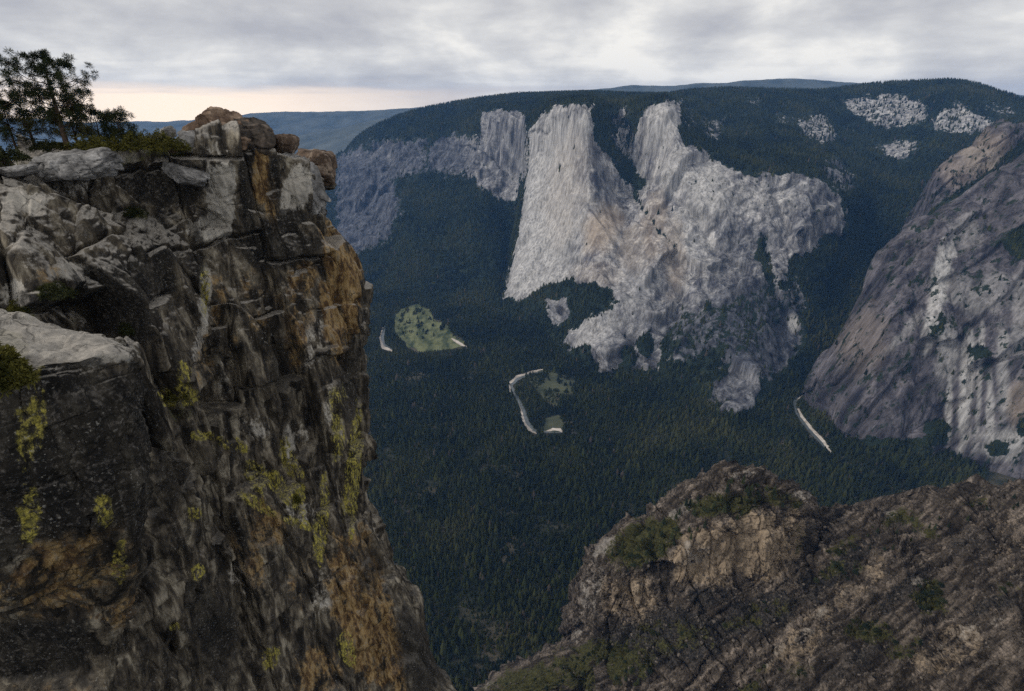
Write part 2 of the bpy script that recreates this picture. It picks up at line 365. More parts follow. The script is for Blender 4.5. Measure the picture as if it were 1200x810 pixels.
# ------------------------------------------------------------------ far massif (the granite monolith and its plateau)
def Ff(px, py, lift=-8.0):
    return at(px, py, floor_y(py, FLOOR + lift))
def massif_column(r1, r2, r3, r6, r8, r4=None, r5=None, r7=None, back=(1500, -700)):
    p1 = at(*r1); p0 = p1 + np.array([p1[0] * 0.2, back[0], back[1]]); p2 = at(*r2); p3 = at(*r3); p6 = at(*r6); p8 = Ff(*r8)
    p4 = at(*r4) if r4 else p3 + (p6 - p3) * np.array([0.28, 0.28, 0.33])
    p5 = at(*r5) if r5 else p3 + (p6 - p3) * np.array([0.58, 0.55, 0.68])
    p7 = at(*r7) if r7 else p6 * 0.5 + p8 * 0.5 + np.array([0, 0, -18])
    p9 = p8 + np.array([p8[0] * 0.15 * 0, -250, -90])
    return [p0, p1, p2, p3, p4, p5, p6, p7, p8, p9]
mc = [
 massif_column((330,225,6500),(330,240,6200),(330,262,5600),(340,310,4600),(345,330)),
 massif_column((395,184,6300),(393,200,6000),(393,225,5500),(395,300,4600),(398,336)),
 massif_column((430,153,6200),(430,168,5900),(430,192,5400),(435,275,4600),(432,345)),
 massif_column((480,132,6100),(480,145,5700),(480,168,5250),(480,222,4650),(478,350)),
 massif_column((530,121,6000),(530,133,5600),(532,152,5050),(530,218,4450),(528,356)),
 massif_column((565,116,6000),(565,122,5400),(566,133,4700),(562,222,4250),(556,362)),
 massif_column((598,112,6000),(598,118,5400),(594,129,4500),(588,238,4150),(572,366)),
 massif_column((613,111,6000),(613,118,5300),(613,140,4300),(598,290,3750),(582,370),(611,185,4250),(605,238,4050)),
 massif_column((622,111,6000),(626,118,5000),(620,153,3800),(591,351,3080),(588,372),(620,184,3720),(612,250,3480)),
 massif_column((650,110,6000),(650,115,4800),(652,124,3560),(640,334,2960),(630,388),(648,182,3470),(640,255,3270)),
 massif_column((690,109,5800),(690,113,4700),(688,122,3300),(684,334,2780),(680,440),(690,185,3200),(690,260,3010)),
 massif_column((730,111,5500),(728,115,4700),(722,126,3640),(712,428,2250),(712,450),(728,205,3380),(735,300,2850)),
 massif_column((770,112,5400),(772,114,4600),(777,118,3420),(762,425,2280),(758,452),(770,215,3150),(766,320,2680)),
 massif_column((810,107,5400),(808,128,4400),(808,166,3250),(803,378,2420),(800,462)),
 massif_column((850,105,5400),(850,145,4300),(860,201,3100),(845,352,2500),(842,490)),
 massif_column((900,106,5400),(900,152,4200),(906,207,3050),(890,342,2520),(888,490)),
 massif_column((950,107,5400),(950,160,4200),(946,208,3040),(925,362,2480),(925,470)),
 massif_column((990,103.5,5400),(992,170,4300),(986,233,3060),(946,392,2400),(948,472)),
 massif_column((1040,98,5300),(1040,165,4300),(1032,250,3300),(985,400,2420),(985,482)),
 massif_column((1110,95,5000),(1110,170,4000),(1110,250,3300),(1080,400,2450),(1080,500)),
 massif_column((1200,118,4600),(1200,180,3900),(1200,260,3200),(1200,420,2400),(1200,520)),
 massif_column((1330,150,4300),(1330,210,3700),(1330,290,3100),(1330,440,2350),(1330,540)),
]
POLY_ROCK = [
 [(619,155),(630,140),(650,126),(672,122),(695,123),(697,150),(700,172),(714,187),(728,206),(742,228),(765,250),(785,275),(800,300),(806,330),(806,360),(790,385),(775,398),(772,432),(745,434),(742,408),(731,405),(724,434),(698,440),(691,412),(684,404),(668,408),(656,404),(668,386),(690,374),(706,364),(724,352),(715,338),(691,331),(661,329),(639,333),(613,350),(590,351),(604,292),(611,248),(619,181)],
 [(742,165),(757,127),(775,118),(798,118),(795,145),(800,172),(815,172),(830,185),(850,195),(868,203),(900,205),(930,203),(950,207),(970,218),(985,232),(993,260),(985,277),(965,272),(955,292),(940,302),(930,322),(915,332),(905,312),(897,290),(893,268),(886,300),(895,330),(890,345),(870,347),(850,362),(835,360),(829,345),(818,367),(802,362),(797,330),(798,310),(772,267),(748,237),(746,224),(752,213),(748,196),(738,186),(734,178)],
 [(565,133),(590,129),(612,133),(616,160),(615,200),(600,236),(582,232),(562,217),(553,190),(562,165)],
 [(990,118),(1010,112),(1060,112),(1088,125),(1085,143),(1050,152),(1020,145),(995,133)],
 [(935,140),(965,132),(982,158),(970,172),(942,160)],
 [(1095,137),(1120,120),(1165,140),(1158,152),(1125,158),(1090,152)],
 [(828,474),(843,445),(868,422),(890,413),(890,450),(884,475),(860,489),(832,487)],
 [(893,402),(915,372),(932,378),(930,415),(915,438),(893,430)],
 [(926,372),(937,374),(938,388),(930,392)],
 [(640,352),(662,350),(668,372),(648,380)],
]
POLY_PART = [
 ([(716,130),(734,124),(744,160),(738,188),(724,182),(712,160)], 0.78),
 ([(500,172),(530,158),(560,160),(562,210),(545,205),(520,205),(500,195)], 0.85),
 ([(392,185),(420,170),(455,190),(470,240),(455,285),(395,305)], 0.85),
 ([(430,165),(500,160),(500,200),(440,220)], 0.72),
 ([(1028,172),(1060,163),(1080,167),(1060,187),(1035,182)], 0.75),
 ([(960,190),(978,180),(1002,205),(1005,222),(990,230),(965,212)], 0.6),
 ([(820,135),(850,140),(845,165),(825,160)], 0.62),
 ([(905,135),(935,135),(930,150),(910,148)], 0.62),
 ([(800,128),(812,126),(815,150),(804,155)], .6), ([(870,112),(895,115),(890,125),(872,122)], .55), ([(990,150),(1010,152),(1006,160),(992,158)], .6),
 ([(1140,120),(1185,120),(1195,135),(1170,138)], 0.6),
 ([(850,350),(935,310),(945,400),(900,450),(840,430)], 0.60),
 ([(790,362),(845,360),(850,400),(815,425),(780,425)], 0.55),
]
GULLY = [
 [(699,126),(731,122),(742,150),(733,180),(739,205),(745,228),(762,256),(796,288),(800,294),(796,297),(764,264),(744,236),(728,207),(714,188),(700,172)],
 [(896,275),(902,310),(908,345),(902,345),(898,315)],
 [(930,300),(945,300),(925,340),(915,335)],
 [(742,402),(760,385),(768,402),(762,420),(748,418)],
]
def massif_masks(P, px, py):
    Q = P * np.array([1, 1, .45]) / 75.0
    x, y = px + 7 * fbm(Q, 5, 3, .62), py + 7 * fbm(Q, 5, 9, .62)
    rock = np.zeros(len(px))
    for i, p in enumerate(POLY_ROCK): rock = np.maximum(rock, poly_mask(x, y, p, 5.0) * 1.25)
    for p, w in POLY_PART: rock = np.maximum(rock, w * poly_mask(x, y, p, 9))
    rock = np.minimum(rock, 1)
    rock *= 1 - .42 * blob_mask(px, py, [(760,150,25,40,0,.7),(880,222,110,28,5,.7),(655,132,40,14,0,.6),(775,130,25,18,0,.5),(970,245,30,30,0,.7),(870,320,40,40,0,.5),(1040,132,70,32,0,.95),(955,152,36,32,0,.95),(1130,140,60,30,0,.85)], 0 * px, .5)
    for i, p in enumerate(GULLY): rock = rock * (1 - (.9 - (.62 * sstep(704, 722, x) * sstep(205, 180, y) + .3 * sstep(200, 230, y)) * (i == 0)) * poly_mask(x, y, p, 3))
    return rock
def massif_disp(P, N, px, py):
    rock = massif_masks(P, px, py)
    s = np.array([1, 1, 0.16])
    smooth = poly_mask(px, py, [(600,130),(690,118),(720,200),(730,330),(590,355)], 25)
    a = 1 - 0.6 * smooth
    d = -14 + 26 * fbm(P * s / 130.0, 4, 21, 0.5, True) * a + 5 * fbm(P * np.array([1, 1, 0.16]) / 40.0, 3, 5, 0.5, True) * a
    d += 26 * fbm(P / 300.0, 3, 12)
    j1, _ = joints(P, (170, 170, 900), 14, 60, 10, 131, .12, 35, .14, .035, False); j2, _ = joints(P, (52, 52, 330), 3, 14, 4, 132, -.08, 10, .16, .05, False)
    d = d * .55 + (j1 + j2) * (1 - .5 * smooth)
    for p in GULLY[:2]: d -= 22 * poly_mask(px, py, p, 6)
    dv = 40 * fbm(P * np.array([1, 1, 0.5]) / 420.0, 5, 33, 0.5)
    sky = sstep(25, 4, py - np.interp(px, [395,430,480,530,600,650,730,810,850,950,990,1110,1200], [184,153,132,121,112,110,111,107,105,107,103,95,118]))
    dv = dv * (1 - 0.85 * sky)
    d = d * sstep(0.1, 0.6, rock) + dv * (1 - sstep(0.1, 0.6, rock))
    return P + N * d[:, None]
def massif_attr(P, px, py, N):
    rock = massif_masks(P, px, py)
    nz = 0.35 * fbm(P / 120.0, 3, 40)
    warm = blob_mask(px, py, [(705,270,20,30,20,.9),(765,265,15,40,10,.55),(740,290,18,25,0,.4),(790,300,14,40,0,.5),(665,220,25,60,10,.25),(700,320,30,15,0,.3)], nz)
    light = blob_mask(px, py, [(650,170,30,40,0,.6),(620,310,22,45,20,.75),(645,250,38,105,4,.75),(690,145,18,20,0,.5),(775,150,20,30,0,.7),(830,220,25,30,0,.75),(810,270,25,40,0,.5),(900,235,40,20,0,.3),(1040,130,50,20,0,.15),(955,150,25,20,0,.2),(1130,140,35,18,0,.3),(700,380,30,20,-40,.6),(930,380,6,10,0,.9),(790,200,20,30,0,.6),(740,330,20,50,0,.3)], nz)
    dim = blob_mask(px, py, [(425,240,80,90,0,1.1),(500,185,60,40,0,1.05),(585,180,32,60,0,.55),(860,455,40,45,0,.8),(912,405,28,45,0,.95),(740,400,45,45,0,.5),(690,410,40,30,0,.35),(885,390,75,65,0,1.1),(815,395,40,40,0,1.0),(960,250,40,50,0,.6),(880,310,40,50,0,.55),(982,205,35,40,0,.7),(770,360,50,40,0,.4),(612,200,7,60,3,.8),(733,285,6,60,-5,.7),(700,200,5,40,-8,.7),(714,235,5,50,-12,.7),(690,180,4,30,0,.5),(745,330,5,50,-12,.7),(765,310,4,50,-8,.6),(672,290,4,40,4,.35),(655,240,3,60,3,.3),(815,240,6,40,0,.6),(845,270,7,50,-6,.65),(870,300,8,50,-8,.7),(800,215,20,6,35,.6),(850,225,25,5,25,.5),(905,240,6,40,-6,.5),(780,230,4,40,0,.4),(640,140,14,6,-30,.3),(720,390,8,40,0,.5),(655,365,30,20,0,.6),(860,150,60,30,0,.5)], nz)  # darker rock and streaks, plus large-scale shading painted into the granite
    w = np.ones(len(px))
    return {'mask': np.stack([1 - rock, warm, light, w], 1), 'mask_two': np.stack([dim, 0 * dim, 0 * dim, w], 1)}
pxs = [330,395,430,480,530,565,598,613,622,650,690,730,770,810,850,900,950,990,1040,1110,1200,1330]
cc = [max(6, int((b - a) * 0.95)) for a, b in zip(pxs[:-1], pxs[1:])]; cc[0] = 12; cc[7] = 26; cc[6] = 22; cc[-1] = 30; cc[8] = 40
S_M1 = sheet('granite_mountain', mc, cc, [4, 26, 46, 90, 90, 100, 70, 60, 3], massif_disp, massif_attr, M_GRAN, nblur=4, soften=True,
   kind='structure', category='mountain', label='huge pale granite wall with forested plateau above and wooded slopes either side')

# ------------------------------------------------------------------ right hand buttress
def btc(o, b, q=0.5):
    p1 = at(*o); p4 = at(*b); p0 = p1 + np.array([260, 330, -160.0]); p00 = p1 + np.array([420, 700, -700.0])
    m = lambda t, k: p1 + (p4 - p1) * np.array([t, t, t]) + np.array([0, -k * 0.55, k])
    return [p00, p0, p1, m(0.25, 62), m(0.5, 80), m(0.75, 48), p4, p4 + np.array([0, -60, -160.0])]
bt = [
 btc((942,462,2010),(944,468,2000)), btc((948,450,1990),(950,478,1930)), btc((973,407,1990),(967,490,1850)), btc((1000,365,2020),(992,506,1740)), btc((1034,300,2080),(1022,524,1650)),
 btc((1075,266,2120),(1062,527,1620)), btc((1120,238,2150),(1102,522,1640)), btc((1160,212,2180),(1142,541,1545)), btc((1200,188,2200),(1200,549,1495)),
 btc((1265,150,2250),(1290,560,1470)), btc((1360,115,2300),(1420,570,1450)),
]
B_VEG = [[(1080,500),(1092,487),(1106,490),(1116,505),(1110,520),(1080,522)],
         [(1010,505),(1040,515),(1070,512),(1090,520),(1100,560),(1010,540)],
         [(1150,520),(1165,512),(1185,520),(1180,535),(1160,535)], [(1134,410),(1150,405),(1170,412),(1160,420),(1136,418)], [(1085,380),(1105,365),(1110,378),(1090,396)],
         [(1180,268),(1215,255),(1215,300),(1195,308),(1176,290)], [(1195,490),(1215,480),(1215,515),(1193,510)]]
def butt_disp(P, N, px, py):
    S = np.stack([P[:, 0] - .35 * P[:, 2], P[:, 1], P[:, 2] * .16], 1)
    d = -8 + 13 * fbm(S / 150.0, 5, 61, 0.55, True) + 3 * fbm(P / 30.0, 4, 65, 0.55, True) + 22 * fbm(P / 260.0, 3, 62)
    j1, _ = joints(P, (120, 120, 700), 9, 40, 8, 141, -.35, 20, .14, .035, False); j2, _ = joints(P, (44, 44, 260), .8, 4, .5, 142, -.35, 50, .35, .05, False)
    d = d * .6 + j1 + j2
    d -= 22 * poly_mask(px, py, [(1078,330),(1095,335),(1092,420),(1070,520),(1060,520),(1082,420)], 10)
    return P + N * d[:, None]
def butt_attr(P, px, py, N):
    wx = 8 * fbm(P / 50.0, 4, 3)
    veg = np.zeros(len(px))
    for p in B_VEG: veg = np.maximum(veg, 0.85 * poly_mask(px + wx, py + wx, p, 5))
    veg = np.maximum(veg, 0.40 * poly_mask(px + wx, py + wx, [(960,430),(1000,370),(1040,420),(1020,520),(960,490)], 20))
    veg = np.maximum(veg, 0.36)
    nz = 0.35 * fbm(P * np.array([1, 1, .3]) / 60.0, 3, 40) + .6 * fbm(P * np.array([1, 1, .12]) / 60.0, 6, 41, .7)
    light = blob_mask(px, py, [(1132,460,9,60,5,.9),(1112,470,5,45,0,.8),(1160,480,5,40,0,.7),(1148,440,4,60,3,.7),(1100,340,10,60,12,.9),(1110,420,12,40,0,.55),(1176,430,8,60,0,.6),(1175,520,30,18,0,.8),(1060,390,30,6,-50,.35),(1150,345,40,25,0,.35),(1130,270,20,20,0,.3),(1195,380,12,60,0,.4)], nz)
    warm = blob_mask(px, py, [(1150,170,25,30,0,.35),(1195,470,14,30,0,.5),(1010,400,30,40,0,.25)], nz)
    return {'mask': np.stack([veg, warm, light, np.ones(len(px))], 1)}
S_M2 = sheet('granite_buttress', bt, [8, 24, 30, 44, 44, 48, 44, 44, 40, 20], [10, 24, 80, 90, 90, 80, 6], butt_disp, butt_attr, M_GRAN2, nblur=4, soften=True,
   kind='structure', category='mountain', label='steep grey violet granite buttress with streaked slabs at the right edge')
def pkc(o, b):
    p1 = at(*o); p3 = at(*b); p0 = p1 + np.array([300, 500, -300.0])
    return [p0, p1, p1 * .66 + p3 * .34 + np.array([0, 0, 40]), p1 * .33 + p3 * .67 + np.array([0, 0, 40]), p3]
pk = [pkc((1070,262,2750),(1060,330,2450)), pkc((1080,233,2760),(1075,330,2400)), pkc((1093,203,2780),(1085,330,2350)), pkc((1130,177,2800),(1115,330,2300)), pkc((1152,162,2820),(1150,330,2300)),
      pkc((1170,147,2840),(1170,330,2300)), pkc((1200,142,2860),(1210,330,2300)), pkc((1260,126,2900),(1270,330,2300)), pkc((1340,112,2900),(1350,330,2300))]
def pk_attr(P, px, py, N):
    nz = 0.35 * fbm(P / 60.0, 3, 40)
    veg = np.full(len(px), 0.34)
    veg = np.maximum(veg, blob_mask(px, py, [(1120,235,60,10,-35,.8),(1190,180,30,8,-30,.7)], nz))
    warm = blob_mask(px, py, [(1150,180,30,30,0,.55),(1120,200,20,20,0,.4)], nz); light = blob_mask(px, py, [(1150,185,25,15,0,.3)], nz)
    return {'mask': np.stack([veg, warm, light, np.ones(len(px))], 1)}
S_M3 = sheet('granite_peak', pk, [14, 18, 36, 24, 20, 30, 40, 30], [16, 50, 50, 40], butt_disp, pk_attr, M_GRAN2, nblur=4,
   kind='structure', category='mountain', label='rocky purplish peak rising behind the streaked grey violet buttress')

# ------------------------------------------------------------------ far hills
def hill(name, line, Y, label, seed):
    L = []
    for (px, py) in line:
        p1 = at(px, py, Y); s = Y / 10000.0
        L.append([p1 + np.array([0, 2500, -900.0]) * s, p1, p1 + np.array([0, -700, -160.0]) * s, p1 + np.array([0, -1600, -420.0]) * s, p1 + np.array([0, -3000, -1200.0]) * s])
    def dsp(P, N, px, py): return P + N * (70 * Y / 10000 * fbm(P / (1300.0 * Y / 10000), 5, seed))[:, None]
    def att(P, px, py, N): return {'mask': np.tile([1.0, 0, 0, 1], (len(P), 1))}
    return sheet(name, L, [36] * (len(line) - 1), [6, 30, 30, 14], dsp, att, M_HILL, nblur=2, kind='structure', category='hill', label=label)
hill('hill', [(-80,136),(60,140),(150,141),(220,139),(290,134),(330,131),(380,133),(430,130),(480,126.5),(530,126),(600,130),(700,132)], 12000, 'blue hazy hills on the far horizon below the sunset glow', 71)
hill('hill', [(240,205),(300,172),(350,158),(390,150),(430,142),(470,136),(520,133),(600,134)], 9000, 'blue forested ridge dropping behind the dark near cliff', 72)
hill('hill', [(560,130),(640,111.5),(700,106),(740,100.5),(790,97.5),(850,95.5),(930,94.5),(975,97),(1010,99),(1060,102),(1200,112),(1320,118)], 10500, 'long blue forested ridge on the skyline behind the pale granite wall', 73)

# ------------------------------------------------------------------ valley floor: one sheet to the horizon
xs = np.concatenate([np.linspace(-14500, -3000, 22), np.linspace(-2600, 2600, 200), np.linspace(3000, 14500, 22)])
ys = np.concatenate([np.linspace(-4000, 250, 10), np.linspace(300, 4200, 220), np.linspace(4600, 14500, 30)])
X, Yg = np.meshgrid(xs, ys, indexing='ij'); V = np.stack([X.ravel(), Yg.ravel(), np.full(X.size, FLOOR)], 1)
idx = np.arange(X.size).reshape(X.shape)
q = np.stack([idx[:-1, :-1], idx[1:, :-1], idx[1:, 1:], idx[:-1, 1:]], -1).reshape(-1, 4)
link('valley_floor', mesh_np('valley_floor', V, quad=q), M_FLOOR, kind='structure', category='ground', label='dark forested floor of the valley far below')

def floor_patch(name, poly, lift, mat, label, cat, jag=6.0, kind='structure'):
    """a flat sheet lying on the valley floor, with an uneven natural rim"""
    pts = []
    for i in range(len(poly)):
        a, b = np.array(poly[i], float), np.array(poly[(i + 1) % len(poly)], float)
        n = max(2, int(np.linalg.norm(b - a) / 2))
        for t in np.linspace(0, 1, n, endpoint=False): pts.append(a + (b - a) * t)
    W = np.array([at(p[0], p[1], floor_y(p[1])) for p in pts]); W[:, 2] = FLOOR + lift
    nn = perlin(W / 22.0, 3); W[:, 0] += jag * nn + 2 * jag * perlin(W / 70.0, 6) * (jag > 8); W[:, 1] += 1.6 * jag * perlin(W / 22.0 + 9, 4) + 4 * jag * perlin(W / 70.0, 7) * (jag > 8)
    bm = bmesh.new(); vs = [bm.verts.new(w) for w in W]; bmesh.ops.triangle_fill(bm, use_beauty=True, edges=[bm.edges.new((vs[i], vs[(i + 1) % len(vs)])) for i in range(len(vs))])
    for f in bm.faces:
        f.normal_update()
        if f.normal.z < 0: f.normal_flip()
    me = bpy.data.meshes.new(name); bm.to_mesh(me); bm.free()
    return link(name, me, mat, kind=kind, category=cat, label=label)
def ribbon(path, w):
    P = np.array(path, float); ww = np.array(w if hasattr(w, '__len__') else [w] * len(P), float)
    if not hasattr(w, '__len__'): ww = ww * (.25 + .75 * np.sin(np.linspace(.05, math.pi - .05, len(P))) ** .6)
    T = np.gradient(P, axis=0); T /= np.linalg.norm(T, axis=1, keepdims=True); Nn = np.stack([-T[:, 1], T[:, 0]], 1)
    L = P + Nn * ww[:, None] / 2; Rr = P - Nn * ww[:, None] / 2
    return [tuple(p) for p in L] + [tuple(p) for p in Rr[::-1]]
M_MEADOW = mat_simple('meadow_grass', (0.030, 0.045, 0.020), (0.17, 0.18, 0.085), (0.022, 0.008, 0.02), bump=0, lo=0.38, hi=0.60)
M_MEADOW2 = mat_simple('dry_meadow_grass', (0.035, 0.045, 0.028), (0.11, 0.115, 0.065), 0.02, lo=0.3, hi=0.75)
M_SAND = mat_simple('river_sand', (0.36, 0.31, 0.26), (0.66, 0.60, 0.53), 0.06)
M_ROAD = mat_simple('asphalt', (0.045, 0.045, 0.045), (0.06, 0.058, 0.055), 0.3)
kW = NT('river_water'); kW.b.inputs['Roughness'].default_value = 0.12; kW.b.inputs['Specular IOR Level'].default_value = 0.5
M_WATER = kW.done((0.10, 0.115, 0.115), kW.bump(kW.noise(0.15, 4, 0.6), 0.25))
MEADOW_A = [(463,372),(470,362),(489,356),(503,362),(508,374),(522,378),(530,390),(546,401),(540,409),(515,409),(490,412),(478,408),(470,396),(462,388)]
MEADOW_B = [(617,438),(640,434),(668,442),(680,452),(676,462),(650,460),(655,476),(640,470),(628,456)]
MEADOW_C = [(640,490),(655,486),(662,500),(655,508),(636,506)]
RIV_A = ribbon([(454,376),(450,386),(448,396),(451,405),(459,409)], [.8, 3, 4, 3.5, .8])
RIV_B = ribbon([(634,436),(620,439),(606,445),(599,452),(603,461),(609,472),(614,482),(618,495),(625,504),(640,507),(657,507)], [.8, 2, 3, 3.5, 3, 3.5, 4.5, 4.5, 3.5, 2, .6])
RIV_C = ribbon([(943,454),(936,463),(931,472),(933,484),(940,494),(950,507),(962,519),(971,530)], [.8, 3, 4, 2.5, 3, 3.5, 3, .7])
SANDS = [ribbon([(449,384),(446,396),(449,407),(461,412)], 5), ribbon([(636,433),(621,437),(606,442),(597,450),(598,460)], 3.5), ribbon([(606,466),(611,478),(613,490),(620,503),(631,510)], 4.5),
         ribbon([(945,452),(938,462),(933,470)], 6), ribbon([(935,478),(940,490),(951,504),(964,517),(974,530)], 5), ribbon([(640,506),(648,503),(656,504),(661,508)], 3.5), ribbon([(529,397),(536,401),(541,404),(548,408)], 3.5)]
ROADS = [ribbon([(655,508),(672,508),(690,510),(704,514)], 2.2), ribbon([(540,406),(560,410),(585,410)], 2.0), ribbon([(800,489),(822,491)], 2.0)]
CLEAR = [MEADOW_A, MEADOW_B, MEADOW_C, RIV_A, RIV_B, RIV_C] + SANDS + ROADS
floor_patch('meadow', MEADOW_A, 0.5, M_MEADOW, 'bright green meadow among the dark valley forest', 'meadow', 14)
floor_patch('meadow', MEADOW_B, 0.5, M_MEADOW2, 'dull dry meadow inside the loop of the river', 'meadow', 10)
floor_patch('meadow', MEADOW_C, 0.5, M_MEADOW2, 'small yellowish clearing at the lower bend of the looping river', 'meadow', 6)
floor_patch('river', RIV_A, 1.4, M_WATER, 'short pale river bend beside the bright green meadow', 'river', 5)
floor_patch('river', RIV_B, 1.4, M_WATER, 'pale river looping through the dark valley forest', 'river', 4)
floor_patch('river', RIV_C, 1.4, M_WATER, 'pale river running past the foot of the grey violet buttress', 'river', 4)
SL = ['pale sand bank along the river bend by the green meadow', 'pale sand bank on the outer upper bend of the looping river', 'pale sand bank on the lower bend of the looping river', 'pale gravel bank at the upper end of the river by the buttress', 'pale gravel bank along the lower river by the buttress', 'small sand clearing where the loop of river meets the road', 'pale sand patch at the right corner of the green meadow']
for sdef, lb in zip(SANDS, SL): floor_patch('sand_bank', sdef, 0.95, M_SAND, lb, 'sand bank', 5)
RLb = ['thin road leaving the lower bend of the looping river', 'thin road running right from the green meadow', 'thin road in the forest below the brown rock slab']
for sdef, lb in zip(ROADS, RLb): floor_patch('road', sdef, 1.9, M_ROAD, lb, 'road', 1)

# ------------------------------------------------------------------ forest
def conifer_tint(P, n):
    t = fbm(P / 260.0, 4, 90) * 1.2 + rng.normal(0, 0.22, n)
    a = np.array([0.009, 0.013, 0.005]); b = np.array([0.026, 0.033, 0.008]); c = np.array([0.056, 0.057, 0.018])
    u = np.clip(t * 0.62 + 0.42, 0, 1)[:, None]
    col = np.where(u < .5, a + (b - a) * u * 2, b + (c - b) * (u - .5) * 2)
    dead = rng.random(n) < 0.012
    col[dead] = [0.07, 0.056, 0.042]
    return col * rng.uniform(0.75, 1.25, n)[:, None]
def tree_cloud(P, h, r, k=6, tiers=2):
    n = len(P); V = []; Tn = []; off = 0
    spans = [(0.08, 0.72, 1.0), (0.42, 1.0, 0.66)] if tiers == 2 else [(0.05, 1.0, 1.0)]
    vper = len(spans) * (k + 1)
    base = np.arange(n)[:, None] * vper
    for si, (z0, z1, rr) in enumerate(spans):
        ang = np.linspace(0, 2 * math.pi, k, endpoint=False)[None] + rng.uniform(0, 6, (n, 1)) + rng.normal(0, .2, (n, k))
        rad = (r * rr)[:, None] * rng.uniform(0.6, 1.3, (n, k))
        z = h[:, None] * (z0 + rng.normal(0, 0.06, (n, k)))
        ring = np.stack([P[:, None, 0] + rad * np.cos(ang), P[:, None, 1] + rad * np.sin(ang), P[:, None, 2] + z], -1)
        ap = P + np.stack([rng.normal(0, .06, n) * h * .3, rng.normal(0, .06, n) * h * .3, h * z1], 1)
        V.append(np.concatenate([ring, ap[:, None]], 1))
        i = np.arange(k); o = si * (k + 1)
        tri = np.stack([o + i, o + (i + 1) % k, np.full(k, o + k)], 1)
        Tn.append(base[:, :, None] * 1 + tri[None])
    V = np.concatenate(V, 1).reshape(-1, 3)
    T = np.concatenate([t.reshape(n, -1, 3) for t in Tn], 1).reshape(-1, 3)
    return V, T, vper
def forest_obj(name, P, h, r, k, tiers, label):
    V, T, vp = tree_cloud(P, h, r, k, tiers); me = mesh_np(name, V, tri=T, smooth=False)
    c = conifer_tint(P, len(P)); c = np.repeat(c, vp, 0) * rng.uniform(0.85, 1.15, (len(V), 1))
    attr4(me, 'tint', np.concatenate([c, np.ones((len(c), 1))], 1))
    print(name, len(P), 'trees'); return link(name, me, M_TREE, kind='stuff', category='forest', label=label)
# valley floor trees
n = 430000
Yv = np.sqrt(rng.uniform(620**2, 4000**2, n)); Xv = rng.uniform(-0.55, 1.0, n) * Yv
P = np.stack([Xv, Yv, np.full(n, FLOOR)], 1)
px, py, _ = project(P)
keep = (px > 370) & (px < 1240) & (py < 880) & (py > 330)
dn = fbm(P / 160.0, 3, 44)
keep &= rng.random(n) < np.clip(0.85 + 1.1 * dn, 0.08, 1)
P = P[keep]
h = rng.gamma(5.0, 1 / 5.0, len(P)) * 17.5 * (0.9 + 0.7 * perlin(P / 120.0, 8)); h = np.clip(h, 6, 44); r = h * rng.uniform(0.15, 0.26, len(P)) + .8
px, py, _ = project(P); px2, py2, _ = project(P + np.stack([0 * h, 0 * h, h * 0.75], 1))
bad = np.zeros(len(P), bool)
for pl in CLEAR:
    bad |= (poly_mask(px, py, pl, 1.0) > 0.35) | (poly_mask(px2, py2, pl, 0.6) > 0.6)
ina = (poly_mask(px, py, MEADOW_A, 1) > 0.5) & (fbm(P * np.array([1, .3, 1]) / 35.0, 3, 4) > 0.18) & (py < 397)
inb = (poly_mask(px, py, MEADOW_B, 1) > 0.5) & (fbm(P * np.array([1, .4, 1]) / 35.0, 3, 4) > 0.0)
keep = ~bad | ((ina | inb) & (rng.random(len(P)) < 0.75))
h = np.where(ina | inb, h * .65, h); r = np.where(ina | inb, r * .7, r)
P, h, r, px, py = P[keep], h[keep], r[keep], px[keep], py[keep]
# the 300 largest in view stand as trees of their own
vis = poly_mask(px, py, [(440,600),(462,660),(472,700),(500,730),(525,800),(560,800),(640,762),(664,745),(668,715),(690,662),(727,624),(700,600)], 1) > 0.5
near = np.nonzero(vis)[0]; near = near[np.argsort(-py[near])][:190]
nm = np.zeros(len(P), bool); nm[near] = True
NEAR_TREES = (P[nm], h[nm], r[nm])
forest_obj('forest', P[~nm], h[~nm], r[~nm], 6, 2, 'dense dark conifer forest covering the valley floor')
# trees on the slopes of the far massif
def scatter(s, veg, dens, cond=None):
    G = s.G; a = np.linalg.norm(np.cross(G[1:, :-1] - G[:-1, :-1], G[:-1, 1:] - G[:-1, :-1]), axis=2)
    w = a * veg.reshape(s.nu, s.nv)[:-1, :-1]
    cnt = rng.poisson(np.clip(w * dens, 0, 20)); I, J = np.nonzero(cnt); reps = cnt[I, J]; I = np.repeat(I, reps); J = np.repeat(J, reps)
    u = rng.random((len(I), 1)); v = rng.random((len(I), 1))
    return G[I, J] * (1 - u) * (1 - v) + G[I + 1, J] * u * (1 - v) + G[I, J + 1] * (1 - u) * v + G[I + 1, J + 1] * u * v
v = S_M1.A['mask'][:, 0]; vg = np.where(v > 0.75, 1, np.where(v > 0.35, 0.16, 0.003)) * ((S_M1.px > 370) & (S_M1.px < 1220) & (S_M1.P[:, 1] < 6300) & (S_M1.P[:, 2] > FLOOR))
vg = vg * np.clip((S_M1.N[:, 2] + 0.15) * 2.2, 0.1, 1)
Pm = scatter(S_M1, vg, 1 / 190.0)
hm = rng.uniform(17, 34, len(Pm)); forest_obj('forest', Pm - np.array([0, 0, 2]), hm, hm * rng.uniform(.16, .27, len(Pm)), 5, 1, 'dark conifer forest on the plateau and slopes around the pale granite wall')
v = S_M2.A['mask'][:, 0]; Pb = scatter(S_M2, np.where(v > 0.6, 1, 0.02) * (S_M2.P[:, 2] > FLOOR), 1 / 170.0)
